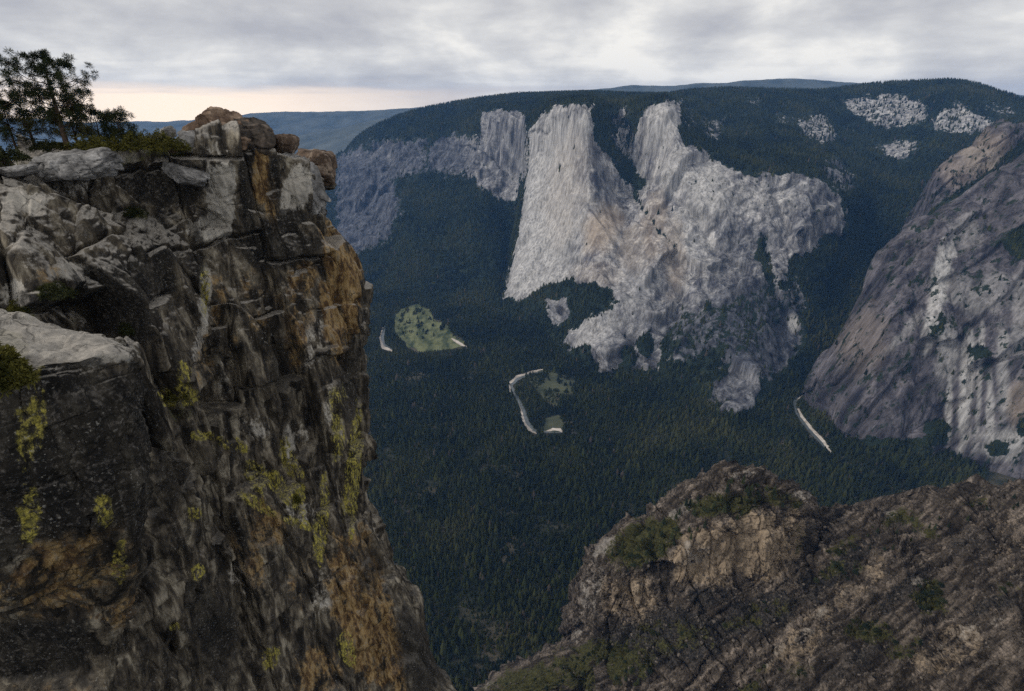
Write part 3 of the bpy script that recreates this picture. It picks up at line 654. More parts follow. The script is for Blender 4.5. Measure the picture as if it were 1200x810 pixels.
hm = rng.uniform(12, 28, len(Pb)); forest_obj('forest', Pb - np.array([0, 0, 2]), hm, hm * rng.uniform(.16, .26, len(Pb)), 6, 2, 'sparse dark conifers clinging to ledges of the grey violet buttress')
v = S_M3.A['mask'][:, 0]; Pb = scatter(S_M3, np.where(v > 0.5, 1, 0.06), 1 / 200.0)
hm = rng.uniform(12, 26, len(Pb)); forest_obj('forest', Pb - np.array([0, 0, 2]), hm, hm * rng.uniform(.16, .26, len(Pb)), 5, 1, 'sparse dark conifers on the rocky peak behind the buttress')

#NEARBUILD
exec_near = True
# ------------------------------------------------------------------ knob and brown slope, lower right
def extend(cols, back, drop=(0, -10, -160)):
    out = []
    for c in cols:
        pts = [at(*p) for p in c]
        out.append([pts[0] + np.array(back[0], float), pts[0] + np.array(back[1], float)] + pts + [pts[-1] + np.array(drop, float)])
    return out
kn = extend([
 [(554,835,470),(556,850,455),(562,870,440),(574,920,400),(584,1000,340)],
 [(594,806,475),(596,822,455),(604,850,440),(614,910,400),(624,1000,335)],
 [(646,784,478),(652,800,455),(659,830,440),(664,900,400),(674,1000,335)],
 [(682,764,480),(686,785,455),(694,815,440),(699,880,400),(704,980,335)],
 [(698,748,482),(706,765,450),(716,790,435),(724,850,400),(734,960,330)],
 [(688,728,485),(702,728,448),(715,755,435),(725,825,390),(732,950,325)],
 [(696,695,487),(720,692,448),(732,730,434),(745,800,385),(755,940,320)],
 [(699,666,490),(730,668,446),(738,715,434),(753,790,380),(763,930,315)],
 [(727,629,492),(765,655,446),(765,708,434),(785,780,378),(800,920,310)],
 [(787,600,492),(804,638,446),(815,680,435),(830,765,378),(850,910,310)],
 [(837,564,492),(848,612,448),(855,684,436),(875,755,378),(900,900,310)],
 [(872,551,492),(885,609,450),(885,682,438),(915,745,380),(950,890,310)],
 [(925,567,492),(918,598,458),(915,664,442),(950,730,385),(990,880,310)],
 [(948,579,492),(944,600,470),(934,655,448),(975,720,390),(1030,870,310)],
 [(953,600,520),(953,628,510),(950,668,490),(995,712,430),(1070,860,330)],
 [(952,625,560),(956,640,555),(965,680,540),(1015,710,470),(1110,850,350)],
], ((0, 260, -330), (0, 55, -40)))
def knob_masks(P, px, py):
    nz = 0.4 * fbm(P / 14.0, 3, 50)
    veg = blob_mask(px, py, [(755,635,42,24,-25,1),(850,590,50,14,-8,.8),(905,582,40,10,15,.65),(700,780,60,28,-8,.8),(620,800,50,20,-10,.75),(935,630,10,18,0,.4),(790,745,50,22,0,.45),(890,720,50,12,-20,.45)], nz)
    tan = blob_mask(px, py, [(835,650,48,34,-10,.95),(890,640,45,40,0,.85),(745,700,30,30,0,.6),(715,700,16,30,0,.45),(930,620,14,30,0,.6)], nz)
    pale = blob_mask(px, py, [(800,598,35,7,-28,.7),(692,690,14,40,15,.5),(675,735,8,25,0,.45),(815,645,18,22,20,.5),(710,640,18,8,-40,.8),(940,580,12,6,0,.6),(580,800,18,6,-30,.6),(870,556,22,6,0,.4)], nz)
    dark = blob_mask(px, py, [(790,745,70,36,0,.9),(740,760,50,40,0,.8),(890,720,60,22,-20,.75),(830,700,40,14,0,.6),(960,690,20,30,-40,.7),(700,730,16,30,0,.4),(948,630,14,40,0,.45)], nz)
    return veg, tan, pale, dark
def knob_disp(P, N, px, py):
    d1, _ = joints(P, (22, 19, 46), 5.5, 10.0, 4.0, 101, .05, 30, .12, .05); d2, _ = joints(P, (7, 6, 16), 1.7, 3.6, 1.4, 102, .1, 15, .16, .08)
    d3, _ = joints(P, (2.6, 2.2, 4), .5, .9, .4, 105, .1, 40, .2, .1); d2 = d2 + d3
    d = d1 + d2 + 6 * fbm(P / 60.0, 3, 103) + 1.2 * fbm(P / 6.0, 3, 104)
    return P + N * d[:, None]
def knob_attr(P, px, py, N):
    a, b, c, e = knob_masks(P, px, py); w = np.ones(len(a)); return {'mask': np.stack([a, b, c, w], 1), 'mask_two': np.stack([e, 0 * e, 0 * e, w], 1)}
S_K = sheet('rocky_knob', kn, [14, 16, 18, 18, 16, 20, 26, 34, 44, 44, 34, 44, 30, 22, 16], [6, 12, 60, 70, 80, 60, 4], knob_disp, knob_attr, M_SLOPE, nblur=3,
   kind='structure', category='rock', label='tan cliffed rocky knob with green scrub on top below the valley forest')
sl = extend([
 [(700,835,350),(705,860,335),(712,900,315),(730,980,280)],
 [(775,800,385),(780,830,350),(790,870,315),(810,960,270)],
 [(850,740,420),(860,780,360),(875,830,305),(900,940,250)],
 [(905,685,440),(925,745,365),(945,815,295),(970,930,240)],
 [(947,646,455),(975,715,370),(1000,800,290),(1030,920,230)],
 [(991,624,455),(1020,700,370),(1050,790,280),(1080,915,220)],
 [(1046,602,450),(1070,685,365),(1095,780,270),(1125,910,210)],
 [(1079,611,440),(1105,690,355),(1130,775,262),(1160,905,205)],
 [(1112,592,438),(1140,680,345),(1165,770,255),(1200,900,200)],
 [(1139,579,435),(1170,670,340),(1200,765,248),(1240,900,195)],
 [(1200,574,425),(1235,665,330),(1270,765,240),(1310,900,190)],
 [(1300,565,415),(1340,660,320),(1380,770,235),(1420,900,185)],
], ((40, 300, -260), (5, 60, -25)))
def slope_masks(P, px, py):
    nz = 0.45 * fbm(P / 12.0, 3, 55)
    veg = blob_mask(px, py, [(1055,608,26,9,-10,.7),(990,640,22,10,-30,.6),(1090,700,18,22,0,.75),(1080,620,20,8,20,.5),(880,800,14,26,15,.8),(1020,740,35,16,0,.6),(1150,590,25,8,0,.5),(1000,670,16,14,0,.5),(1180,690,20,10,0,.4),(1060,760,26,12,-20,.5),(975,668,20,8,-40,.6),(930,785,26,10,0,.4)], nz)
    pale = blob_mask(px, py, [(950,735,30,9,-50,.55),(900,770,30,10,-40,.45),(840,780,35,7,-30,.45),(1075,682,8,6,0,.9),(1130,745,60,16,-25,.35),(1048,604,10,5,0,.8),(1000,690,40,6,-40,.35)], nz)
    tan = blob_mask(px, py, [(940,750,60,20,-45,.5),(1110,760,50,26,-25,.45),(1180,630,40,30,0,.3),(1000,690,60,16,-40,.4)], nz)
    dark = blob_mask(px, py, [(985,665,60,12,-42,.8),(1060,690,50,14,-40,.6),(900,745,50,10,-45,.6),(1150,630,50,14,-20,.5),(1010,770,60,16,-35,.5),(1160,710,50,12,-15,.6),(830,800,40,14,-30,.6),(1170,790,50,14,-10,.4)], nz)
    return veg, tan, pale, dark
def slope_disp(P, N, px, py):
    c, s = math.cos(SLOPE_ANG), math.sin(SLOPE_ANG); Q = np.stack([P[:, 0] * c + P[:, 1] * s, -P[:, 0] * s + P[:, 1] * c, P[:, 2]], 1)
    d1, _ = joints(Q, (40, 12, 18), 3.6, 8.0, 2.4, 111, 0, 4, .16, .05); d2, _ = joints(Q, (10, 4.0, 6), 1.2, 2.8, 1.0, 112, 0, -6, .2, .08)
    d3, _ = joints(Q, (2.6, 1.6, 2), .35, .7, .3, 115, 0, 10, .22, .1); d2 = d2 + d3
    d = d1 + d2 + 15 * (fbm(Q / np.array([130, 26, 60.0]), 5, 113, .55, True) - 1.0) - 8 + 0.9 * fbm(P / 4.0, 3, 114)
    return P + N * d[:, None]
def slope_attr(P, px, py, N):
    a, b, c, e = slope_masks(P, px, py); w = np.ones(len(a)); return {'mask': np.stack([a, b, c, w], 1), 'mask_two': np.stack([e, 0 * e, 0 * e, w], 1)}
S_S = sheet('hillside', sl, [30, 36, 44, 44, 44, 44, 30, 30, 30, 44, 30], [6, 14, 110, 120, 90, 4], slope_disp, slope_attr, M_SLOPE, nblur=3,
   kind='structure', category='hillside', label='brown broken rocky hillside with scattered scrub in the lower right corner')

# ------------------------------------------------------------------ the near cliff
cl_px = [
 [(-160,205,60),(-160,240,50),(-160,330,42),(-160,420,40),(-160,560,38),(-160,700,38),(-160,920,38)],
 [(-60,195,60),(-60,238,50),(-60,330,42),(-60,420,40),(-60,560,38),(-60,700,38),(-60,920,38)],
 [(0,188,60),(0,236,50),(2,330,42),(4,420,40),(10,560,38),(15,700,38),(20,920,38)],
 [(65,170,62),(70,238,53),(75,330,46),(85,420,43),(110,560,42),(130,700,41),(140,920,40)],
 [(140,176,64),(142,236,60),(150,330,51),(160,420,48),(180,560,46),(195,700,45),(215,920,44)],
 [(210,176,66),(215,240,65),(222,330,60),(230,420,56),(250,560,54),(270,700,52),(300,920,50)],
 [(270,172,68),(274,240,68),(280,330,65),(285,420,61),(310,560,59),(335,700,57),(370,920,54)],
 [(330,185,71),(334,250,71),(345,330,70),(350,420,67),(365,560,65),(400,700,62),(440,920,58)],
 [(370,205,75),(374,255,75),(398,330,75),(405,420,73),(408,560,71),(450,700,68),(535,920,62)],
 [(380,212,78),(384,258,80),(414,330,81),(423,420,80),(425,560,78),(477,700,75),(590,920,68)],
 [(376,216,92),(378,262,98),(408,330,99),(417,420,98),(418,560,96),(467,700,93),(580,920,88)],
 [(330,216,125),(330,262,130),(350,330,130),(360,420,130),(360,560,130),(390,700,125),(450,920,120)],
]
cl = []
for c in cl_px:
    pts = [at(*p) for p in c]; p = pts[0]
    cl.append([p * np.array([1.9, 1.9, 1]) + np.array([-4, 0, -7.0]), p * np.array([1.13, 1.13, 1]) + np.array([-.6, 0, -.2])] + pts)
O_BL = [(398,318,16,60,-12,1),(390,375,14,45,-10,.9),(412,345,12,50,0,.9),(352,330,18,30,20,.5),(306,205,10,40,5,.85),(318,235,8,40,0,.6),(420,720,28,90,-15,.75),(458,760,14,70,-10,.85),(416,300,10,40,0,.8),(400,390,14,40,0,.7),(290,650,20,60,-10,.45),(440,690,10,50,-10,.6),(255,350,12,40,0,.4),(310,612,26,30,0,.6),(345,400,14,45,0,.55),(268,400,14,20,0,.45),(240,425,14,30,0,.4),(425,640,12,30,0,.5),(352,680,22,40,0,.35),(370,790,30,40,0,.5),(180,300,8,12,0,.4),(60,320,20,12,0,.4),(330,370,40,30,0,.4),(300,330,25,25,0,.35)]
Y_BL = [(206,466,24,11,0,1),(350,578,8,14,0,1),(372,625,5,26,5,1),(328,572,36,9,48,.95),(413,540,7,60,8,.9),(318,770,10,14,20,.9),(406,760,9,20,-15,.9),(240,340,6,26,0,.7),(355,615,28,6,20,.8),(235,510,14,6,0,.7),(395,510,8,30,0,.7),(225,600,9,12,0,.6),(232,670,8,10,0,.6),(300,560,10,22,-20,.6),(375,640,5,25,0,.8),(205,735,8,6,0,.7),(418,560,5,60,5,.9),(300,590,30,8,30,.7),(340,540,10,30,-30,.6),(270,520,20,8,20,.55),(380,600,6,40,0,.7),(215,440,10,20,0,.6),(395,470,10,20,0,.5)]
P_BL = [(258,232,17,52,-3,1),(352,222,20,28,20,.95),(236,268,20,14,0,.75),(28,238,34,14,0,.9),(84,318,24,11,0,.95),(16,345,16,16,0,.8),(240,345,9,34,0,.75),(345,505,26,14,0,.35),(350,600,24,14,10,.5),(240,180,10,14,0,.5),(170,262,20,8,0,.7),(60,200,30,10,0,.6),(40,290,20,30,0,.45),(232,402,8,30,10,.5),(370,400,22,50,25,.35),(262,455,10,40,-10,.3),(340,520,7,24,0,.6),(395,470,16,50,10,.35),(110,220,40,14,0,.35),(380,690,24,30,0,.4),(300,500,20,16,20,.35),(285,680,16,30,-25,.45)]
D_BL = [(130,340,46,46,0,.9),(180,310,30,60,0,.75),(318,286,42,30,-10,.85),(195,215,55,28,0,.75),(290,240,8,70,-4,.8),(322,210,8,40,0,.7),(160,380,30,30,0,.8),(345,255,22,10,0,.8),(280,620,40,50,-15,.35),(330,420,16,80,0,.5),(230,300,10,50,0,.6),(200,560,25,70,-10,.45),(250,740,30,60,-15,.6),(430,670,16,40,0,.5),(410,440,14,60,0,.6),(60,350,40,16,0,.7),(110,260,20,30,0,.4),(490,770,30,60,-20,.7),(365,290,16,16,0,.6)]
G_BL = [(64,342,26,9,0,.8),(160,250,14,10,0,.7),(22,370,16,10,0,.8),(205,480,28,16,0,.35),(120,184,60,8,0,.7),(190,178,30,8,0,.7),(15,190,25,8,0,.8),(320,640,40,40,0,.2)]
def cliff_attr(P, px, py, N):
    nz = 0.5 * fbm(P * np.array([1, 1, .4]) / 1.6, 4, 70)
    o, y, p, d, g = (blob_mask(px, py, b, nz, .5) for b in (O_BL, Y_BL, P_BL, D_BL, G_BL))
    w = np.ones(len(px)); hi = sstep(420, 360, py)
    return {'stain': np.stack([o, y, p, w], 1), 'stain_shade': np.stack([d, 0.25 + 0.75 * hi, g, w], 1)}
def cliff_disp(P, N, px, py):
    Q = P + 0.5 * np.stack([perlin(P / 3.0, 1), perlin(P / 3.0, 2), perlin(P / 3.0, 3)], 1)
    low = sstep(420, 620, py)
    low = sstep(430, 620, py)
    d1, _ = joints(Q, (7.0, 5.5, 12.0), 1.7, 2.8, 1.0, 201, 0.10, 30, .08, .03); d2, _ = joints(Q, (2.6, 2.2, 6.5), 0.28, 0.75, 0.25, 202, 0.14, 20, .09, .05)
    d3, _ = joints(Q, (0.8, 0.7, 1.9), 0.06, 0.16, 0.06, 205, 0.2, 35, .12, .08)
    d = d1 * (1 - 0.35 * low) + d2 + d3 + 0.22 * fbm(np.stack([P[:, 0] + .28 * low * P[:, 2], P[:, 1], P[:, 2] * .45], 1) / 1.7, 4, 203, .5, True) + 0.05 * fbm(P / 0.5, 3, 204)
    d += 1.0 * fbm(P * np.array([1, 1, .5]) / 9.0, 3, 206)
    Pn = P + N * d[:, None]
    return Pn
S_C = sheet('cliff', cl, [24, 24, 104, 112, 106, 98, 98, 80, 46, 36, 24], [6, 18, 120, 146, 133, 170, 170, 110], cliff_disp, cliff_attr, M_NEAR, nblur=10, soften=True,
   kind='structure', category='cliff', label='dark jointed near cliff stained orange and yellow with a vertical drop')
lg_px = [
 [(-160,355,26),(-160,440,20),(-160,540,19),(-160,690,19),(-160,724,24),(-160,790,25),(-160,920,18)],
 [(-60,360,26),(-60,440,20.5),(-60,540,19.5),(-60,690,19.5),(-60,724,24.5),(-60,790,25.5),(-60,920,19)],
 [(0,366,26),(0,440,21),(0,540,20),(0,688,20),(0,722,24.6),(0,790,25.4),(0,920,19.6)],
 [(45,380,26),(55,424,22),(60,530,21),(65,650,21),(70,716,25.2),(70,785,26),(75,920,20.6)],
 [(98,388,26.5),(110,416,23),(118,520,22),(122,612,22),(122,716,25.6),(112,776,26.2),(100,920,21.6)],
 [(132,398,27),(146,420,24),(156,520,23.2),(158,620,23.2),(150,698,25.8),(126,765,26.4),(108,920,23)],
 [(143,402,28),(162,432,25.6),(172,520,25),(168,620,25),(160,692,26.6),(136,765,27),(112,920,25)],
 [(138,402,34),(152,436,33),(162,520,33),(158,620,33),(150,700,33),(128,765,33),(106,920,32)],
]
lg = []
for c in lg_px:
    pts = [at(*p) for p in c]; lg.append([pts[0] + np.array([-1, 3.5, -9.0]), pts[0] + np.array([0, .6, -.5])] + pts)
def ledge_attr(P, px, py, N):
    nz = 0.5 * fbm(P / 0.8, 4, 75)
    o = blob_mask(px, py, [(95,668,72,54,-15,.55),(60,695,90,36,0,.5),(135,690,26,46,0,.5),(60,850,80,50,0,.45)], nz, .6)
    y = blob_mask(px, py, [(35,600,14,30,0,.9),(45,490,10,60,0,.5),(140,660,10,30,0,.7),(120,600,12,20,0,.5),(30,520,16,40,0,.45)], nz, .5)
    p = blob_mask(px, py, [(70,402,80,20,8,1),(15,385,40,22,0,.8),(130,410,24,12,15,.7)], nz, .4)
    d = np.maximum(blob_mask(px, py, [(80,530,110,105,0,1.0),(160,540,20,110,0,1),(-10,600,50,70,0,1),(40,760,75,36,-6,1)], nz * .6, .25), 0)  # last ellipse paints the shade of the hollow; the others are black lichen
    g = blob_mask(px, py, [(10,410,22,22,0,.9)], nz, .5)
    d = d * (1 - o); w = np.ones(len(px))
    return {'stain': np.stack([o, y, p, w], 1), 'stain_shade': np.stack([d, .15 + .75 * sstep(470, 420, py), g, w], 1)}
def ledge_disp(P, N, px, py):
    d1, _ = joints(P, (2.8, 2.4, 2.6), 0.18, 0.5, 0.12, 301, 0, 15, .2, .05); d2, _ = joints(P, (0.9, 0.8, 0.9), 0.05, 0.16, 0.05, 302, 0, 40, .25, .08)
    f = (1 - .6 * sstep(.45, .75, N[:, 2])) * .75
    return P + N * ((d1 * .6 + d2 * .6) * f + 0.55 * fbm(P / 2.6, 4, 303, .5) + .06 * fbm(P / .35, 4, 304, .6) * f)[:, None]
S_L = sheet('rock_ledge', lg, [16, 30, 66, 66, 50, 30, 20], [6, 10, 60, 110, 130, 60, 60, 50], ledge_disp, ledge_attr, M_NEAR, nblur=5,
   kind='structure', category='rock', label='nearest black lichen covered rock block with pale top and hollow underside')

# ------------------------------------------------------------------ boulders on the cliff top
M_B_TAN = mat_boulder('tan_rock', (0.085, 0.055, 0.04), (0.22, 0.155, 0.11), (0.33, 0.25, 0.19))
M_B_DARK = mat_boulder('dark_rock', (0.03, 0.028, 0.026), (0.085, 0.07, 0.058), (0.19, 0.15, 0.12))
M_B_GREY = mat_boulder('grey_rock', (0.09, 0.088, 0.088), (0.23, 0.225, 0.22), (0.42, 0.41, 0.40))
M_B_BROWN = mat_boulder('brown_rock', (0.05, 0.035, 0.025), (0.14, 0.10, 0.075), (0.34, 0.28, 0.22))
def boulder(cx, cy, Y, w, hgt, dpt, mat, label, seed, planes=(), box=2.6, rot=(0, 0, 0), jag=0.06):
    c = at(cx, cy, Y); sc = (c[1] * CP - c[2] * SP) / F
    bm = bmesh.new(); bmesh.ops.create_icosphere(bm, subdivisions=6, radius=1.0)
    p = np.array([v.co[:] for v in bm.verts])
    e = (np.abs(p) ** box).sum(1) ** (1 / box); p = p / e[:, None]
    r2 = np.random.default_rng(seed)
    pl = list(planes)
    for _ in range(9):
        nrm = r2.normal(size=3); nrm /= np.linalg.norm(nrm); pl.append((nrm, r2.uniform(.68, .92)))
    for nrm, d in pl:
        nrm = np.array(nrm, float); nrm /= np.linalg.norm(nrm)
        k = np.maximum(0, p @ nrm - d); p = p - k[:, None] * nrm * 0.93
    jd, _ = joints(p * np.array([w, dpt, hgt]) / 30 + seed * 5.3, (1.1, 1.0, .8), .05, .16, .05, seed + 700, .1, 20 + seed * 11, .2, .05)
    p = p + p * (jag * 1.3 * fbm(p * 2.2 + seed * 3.1, 6, seed, .58) + jd)[:, None]
    p = p * np.array([w, dpt, hgt]) * sc / 2
    for v, q_ in zip(bm.verts, p): v.co = q_
    for f in bm.faces: f.smooth = True
    me = bpy.data.meshes.new('boulder'); bm.to_mesh(me); bm.free()
    o = link('boulder', me, mat, category='boulder', label=label); o.location = c; o.rotation_euler = tuple(R(a) for a in rot); return o
boulder(252, 156, 70, 88, 66, 70, M_B_TAN, 'large tan peaked boulder on top of the near cliff', 1, [((-.75, -.2, .75), .55), ((.6, -.3, .75), .62), ((0, -1, .1), .7)])
boulder(292, 163, 71, 66, 50, 66, M_B_DARK, 'rounded dark brown boulder beside the large tan boulder', 2, [((.8, -.1, .8), .75)], 2.3)
boulder(229, 168, 67, 38, 30, 34, M_B_GREY, 'grey angular boulder in front of the large tan boulder', 3)
boulder(196, 155, 72, 18, 16, 16, M_B_GREY, 'small grey stone peeping out of the scrub left of the tan boulder', 4)
boulder(334, 172, 75, 32, 26, 36, M_B_BROWN, 'small square brown block behind the cliff edge', 5, box=5)
boulder(338, 188, 74, 32, 20, 36, M_B_GREY, 'flat pale topped block wedged under the small square brown block', 6, box=5, rot=(0, 8, 0))
boulder(368, 200, 80, 44, 42, 60, M_B_BROWN, 'square brown block overhanging the drop at the cliff corner', 7, box=6, rot=(0, 3, 8), jag=.04)
boulder(354, 220, 75, 62, 58, 40, M_B_GREY, 'large pale grey leaning slab below the overhanging brown block', 8, [((.6, -.5, .6), .5), ((-.7, -.4, -.5), .55), ((0.1, -1, .1), .55)], 4, rot=(0, 28, -8))
boulder(262, 190, 68.5, 40, 34, 30, M_B_BROWN, 'olive brown block under the large tan boulder', 9, box=4)
boulder(218, 205, 64, 52, 24, 40, M_B_GREY, 'low grey slab with a sloping top below the scrub on the cliff', 10, [((.3, -.2, 1), .5)], 4, rot=(0, 14, 0))
boulder(85, 190, 57, 96, 38, 60, M_B_GREY, 'broad weathered grey hump of rock beneath the pine', 11, [((-.2, -.3, 1), .5), ((.5, -.8, .4), .6)], 4)
boulder(24, 200, 54, 46, 12, 40, M_B_GREY, 'thin pale slab lying left of the grey hump on the cliff top', 12, box=4, rot=(0, -8, 0))
print('boulders', round(time.time() - T0, 1))

# ------------------------------------------------------------------ plants
M_BARK = mat_simple('pine_bark', (0.035, 0.025, 0.02), (0.12, 0.085, 0.06), 6.0, bump=0.03)
M_NEED = mat_leaf('pine_needles', (0.010, 0.018, 0.010), (0.035, 0.045, 0.016))
M_NEED2 = mat_leaf('olive_needles', (0.03, 0.032, 0.010), (0.085, 0.080, 0.022))
M_SCRUB = mat_leaf('scrub_leaves', (0.03, 0.034, 0.008), (0.13, 0.12, 0.026))
M_SCRUB_D = mat_leaf('dark_scrub_leaves', (0.014, 0.02, 0.008), (0.05, 0.055, 0.02))
def tube(bm, pts, rads, k=7):
    rings = []
    for i, (p, r) in enumerate(zip(pts, rads)):
        p = Vector(p); d = (Vector(pts[min(i + 1, len(pts) - 1)]) - Vector(pts[max(i - 1, 0)])).normalized()
        a = d.orthogonal().normalized(); b = d.cross(a)
        rings.append([bm.verts.new(p + (a * math.cos(t) + b * math.sin(t)) * r) for t in [2 * math.pi * j / k for j in range(k)]])
    for A, B in zip(rings[:-1], rings[1:]):
        for j in range(k): bm.faces.new((A[j], A[(j + 1) % k], B[(j + 1) % k], B[j])).smooth = True
def leaf_cloud(cents, rads, per, ln, wd, rs, up=0.3):
    """needle or leaf blades bursting from each tuft centre"""
    n = len(cents) * per; c = np.repeat(np.array(cents), per, 0); rr = np.repeat(np.array(rads), per)
    d = rs.normal(size=(n, 3)); d[:, 2] += up; d /= np.linalg.norm(d, axis=1, keepdims=True)
    base = c + d * (rr * rs.uniform(.1, .75, n))[:, None]
    L = (rr * ln * rs.uniform(.6, 1.2, n))[:, None]; t = np.cross(d, rs.normal(size=(n, 3))); t /= np.linalg.norm(t, axis=1, keepdims=True)
    w = (rr * wd * rs.uniform(.7, 1.3, n))[:, None]
    tip = base + d * L + np.array([0, 0, -.1]) * L
    V = np.stack([base - t * w * .4, base + t * w * .4, base + d * L * .55 + t * w * .5, tip, base + d * L * .55 - t * w * .5], 1).reshape(-1, 3)
    i = np.arange(n)[:, None] * 5
    return V, np.concatenate([i + [0, 1, 2], i + [0, 2, 4], i + [2, 3, 4]], 1).reshape(-1, 3)
def pine(base, H, spread, label, seed, crown_lo=.3, ntuft=110, mat=None, lean=0.0, shape=None):
    rs = np.random.default_rng(seed)
    root = bpy.data.objects.new('pine_tree', None); COL.objects.link(root); root.location = base; root['category'] = 'tree'; root['label'] = label
    bm = bmesh.new(); n = 9; tp = []
    for i in range(n):
        t = i / (n - 1); tp.append((lean * H * t + .04 * H * math.sin(3 * t + seed), .03 * H * math.sin(4 * t + seed * 2), H * .95 * t - .3 * (i == 0)))
    tube(bm, tp, [max(.015, .032 * H * (1 - .88 * i / (n - 1))) for i in range(n)])
    tp = np.array(tp); cents = []; rads = []
    nl = 30
    for j in range(nl):
        t = crown_lo + (1 - crown_lo) * (j + rs.uniform(0, .8)) / nl; a = j * 2.4 + rs.uniform(-.4, .4)
        o = np.array([np.interp(t, np.linspace(0, 1, n), tp[:, c]) for c in range(3)])
        u = (t - crown_lo) / (1 - crown_lo)
        prof = (shape(u) if shape else (math.sin(math.pi * min(1, .18 + .82 * u)) ** .7)) * rs.uniform(.7, 1.1)
        L = max(.12, spread * prof); dirv = np.array([math.cos(a), math.sin(a), rs.uniform(.0, .55)])
        mid = o + dirv * L * .5 + np.array([0, 0, -.06 * L]); end = o + dirv * L + np.array([0, 0, .12 * L])
        rb = .010 * H * (1 - .6 * t)
        tube(bm, [tuple(o), tuple(mid), tuple(end)], [rb, rb * .7, rb * .3], 5)
        m = max(2, int(ntuft / nl * (.5 + prof)))
        for q in range(m):
            f = rs.uniform(.45, 1.05); p = o + (end - o) * f + rs.normal(0, .13 * L + .05, 3)
            cents.append(p); rads.append(rs.uniform(.27, .42))
            if q % 2 == 0: tube(bm, [tuple(o + (end - o) * max(.2, f - .25)), tuple(p)], [rb * .4, rb * .15], 4)
    me = bpy.data.meshes.new('trunk'); bm.to_mesh(me); bm.free(); link('trunk', me, M_BARK, root)
    V, Tt = leaf_cloud(cents, rads, 110, .85, .075, rs)
    link('crown', mesh_np('crown', V, tri=Tt, smooth=False), mat or M_NEED, root)
    return root
pb = pick(S_C, 73, 176); sc60 = 60 / F
pine(at(80, 176, 62), 9.3, 3.6, 'tall dark pine with tufted open crown on the cliff top', 3, .25, 260, None, .03)
pine(at(-2, 180, 60), 11.5, 3.0, 'dark pine cut off by the left edge of the view', 5, .15, 170)
pine(at(40, 172, 63), 5.2, 3.4, 'olive green young pine filling the gap between the two tall pines', 8, .05, 90, M_NEED2)
pine(at(92, 172, 64), 4.6, 2.6, 'small olive pine just right of the tall pine trunk', 9, .1, 70, M_NEED2)
pine(at(118, 172, 66), 3.6, 2.6, 'small bushy pine with spreading low boughs right of the tall pine', 12, .12, 70)
pine(at(143, 165, 67), 2.8, 1.8, 'smallest sparse pine at the right end of the pine row', 14, .1, 40)
pine(at(20, 176, 62), 4.4, 2.6, 'dark low pine beside the one cut off by the left edge', 15, .1, 70)
def shrub(base, w, d, h, label, seed, mat, nt=160, lr=.16, name='shrub', cat='shrub', group=None, per=26, ln=.9, wd=.3):
    rs = np.random.default_rng(seed)
    root = bpy.data.objects.new(name, None); COL.objects.link(root); root.location = base; root['category'] = cat; root['label'] = label
    if group: root['group'] = group
    c = []
    a = rs.uniform(0, 2 * math.pi, nt); rr = np.sqrt(rs.uniform(0, 1, nt)); z = rs.uniform(.25, 1, nt) * np.sqrt(np.clip(1 - rr ** 2, .05, 1))
    lump = 1 + .35 * np.sin(a * 3 + seed) * rr
    c = np.stack([rr * np.cos(a) * w / 2 * lump, rr * np.sin(a) * d / 2, z * h * (1 + .3 * np.sin(5 * a + seed))], 1)
    V, Tt = leaf_cloud(c, np.full(nt, lr * max(h, .4 * w) * 1.0), per, ln, wd, rs, .6)
    link('foliage', mesh_np('foliage', V, tri=Tt, smooth=False), mat, root)
    bm = bmesh.new()
    for i in range(0, nt, max(1, nt // 14)):
        tube(bm, [(c[i][0] * .15, c[i][1] * .15, -.1), (c[i][0] * .5, c[i][1] * .5, c[i][2] * .45), tuple(c[i])], [.03 * h, .02 * h, .01 * h], 4)
    me = bpy.data.meshes.new('stem'); bm.to_mesh(me); bm.free(); link('stem', me, M_BARK, root)
    return root
m = 1 / F * 60
for (x, y, Y, w, h, lb, mt) in [
 (112,178,62,66,14,'wide olive green scrub right of the tall pine trunk',M_SCRUB), (160,177,63,56,16,'mossy green scrub on the middle of the cliff top',M_SCRUB),
 (186,172,65,40,17,'rounded yellow green scrub left of the tan boulder',M_SCRUB), (203,178,63.5,34,16,'bright yellow green scrub spilling over the cliff lip',M_SCRUB),
 (8,190,56,44,15,'dark green scrub at the left end of the cliff top',M_SCRUB_D), (58,176,62,40,10,'low reddish dark scrub around the foot of the tall pine',M_SCRUB_D),
 (140,165,66,40,12,'low dark green scrub under the smallest pine',M_SCRUB_D)]:
    shrub(at(x, y, Y), w * m, 3.0, h * m, lb, int(x), mt, 170, .13)
for (x, y, w, h, lb, mt) in [
 (66,346,46,13,'mossy scrub growing in a crack above the pale topped block',M_SCRUB_D), (22,366,30,13,'yellow green scrub on the shelf above the pale topped block',M_SCRUB),
 (158,252,30,9,'dark scrub on a small bench in the middle of the upper cliff',M_SCRUB_D), (205,470,34,14,'yellow green tuft on a narrow ledge of the cliff face',M_SCRUB),
 (150,395,16,14,'dark tuft rooted behind the pale topped block',M_SCRUB_D), (350,590,12,10,'yellow tuft on the lower cliff face',M_SCRUB)]:
    p = pick(S_C, x, y); sc = (p[1] * CP - p[2] * SP) / F
    shrub(p, w * sc, .6 * w * sc, h * sc, lb, int(x + y), mt, 110, .16)
p = pick(S_L, 6, 440); sc = (p[1] * CP - p[2] * SP) / F
shrub(at(0, 456, 20.2), 66 * sc, 40 * sc, 56 * sc, 'leafy yellow green bush on the nearest ledge at the left edge', 77, M_SCRUB, 420, .10, per=40)

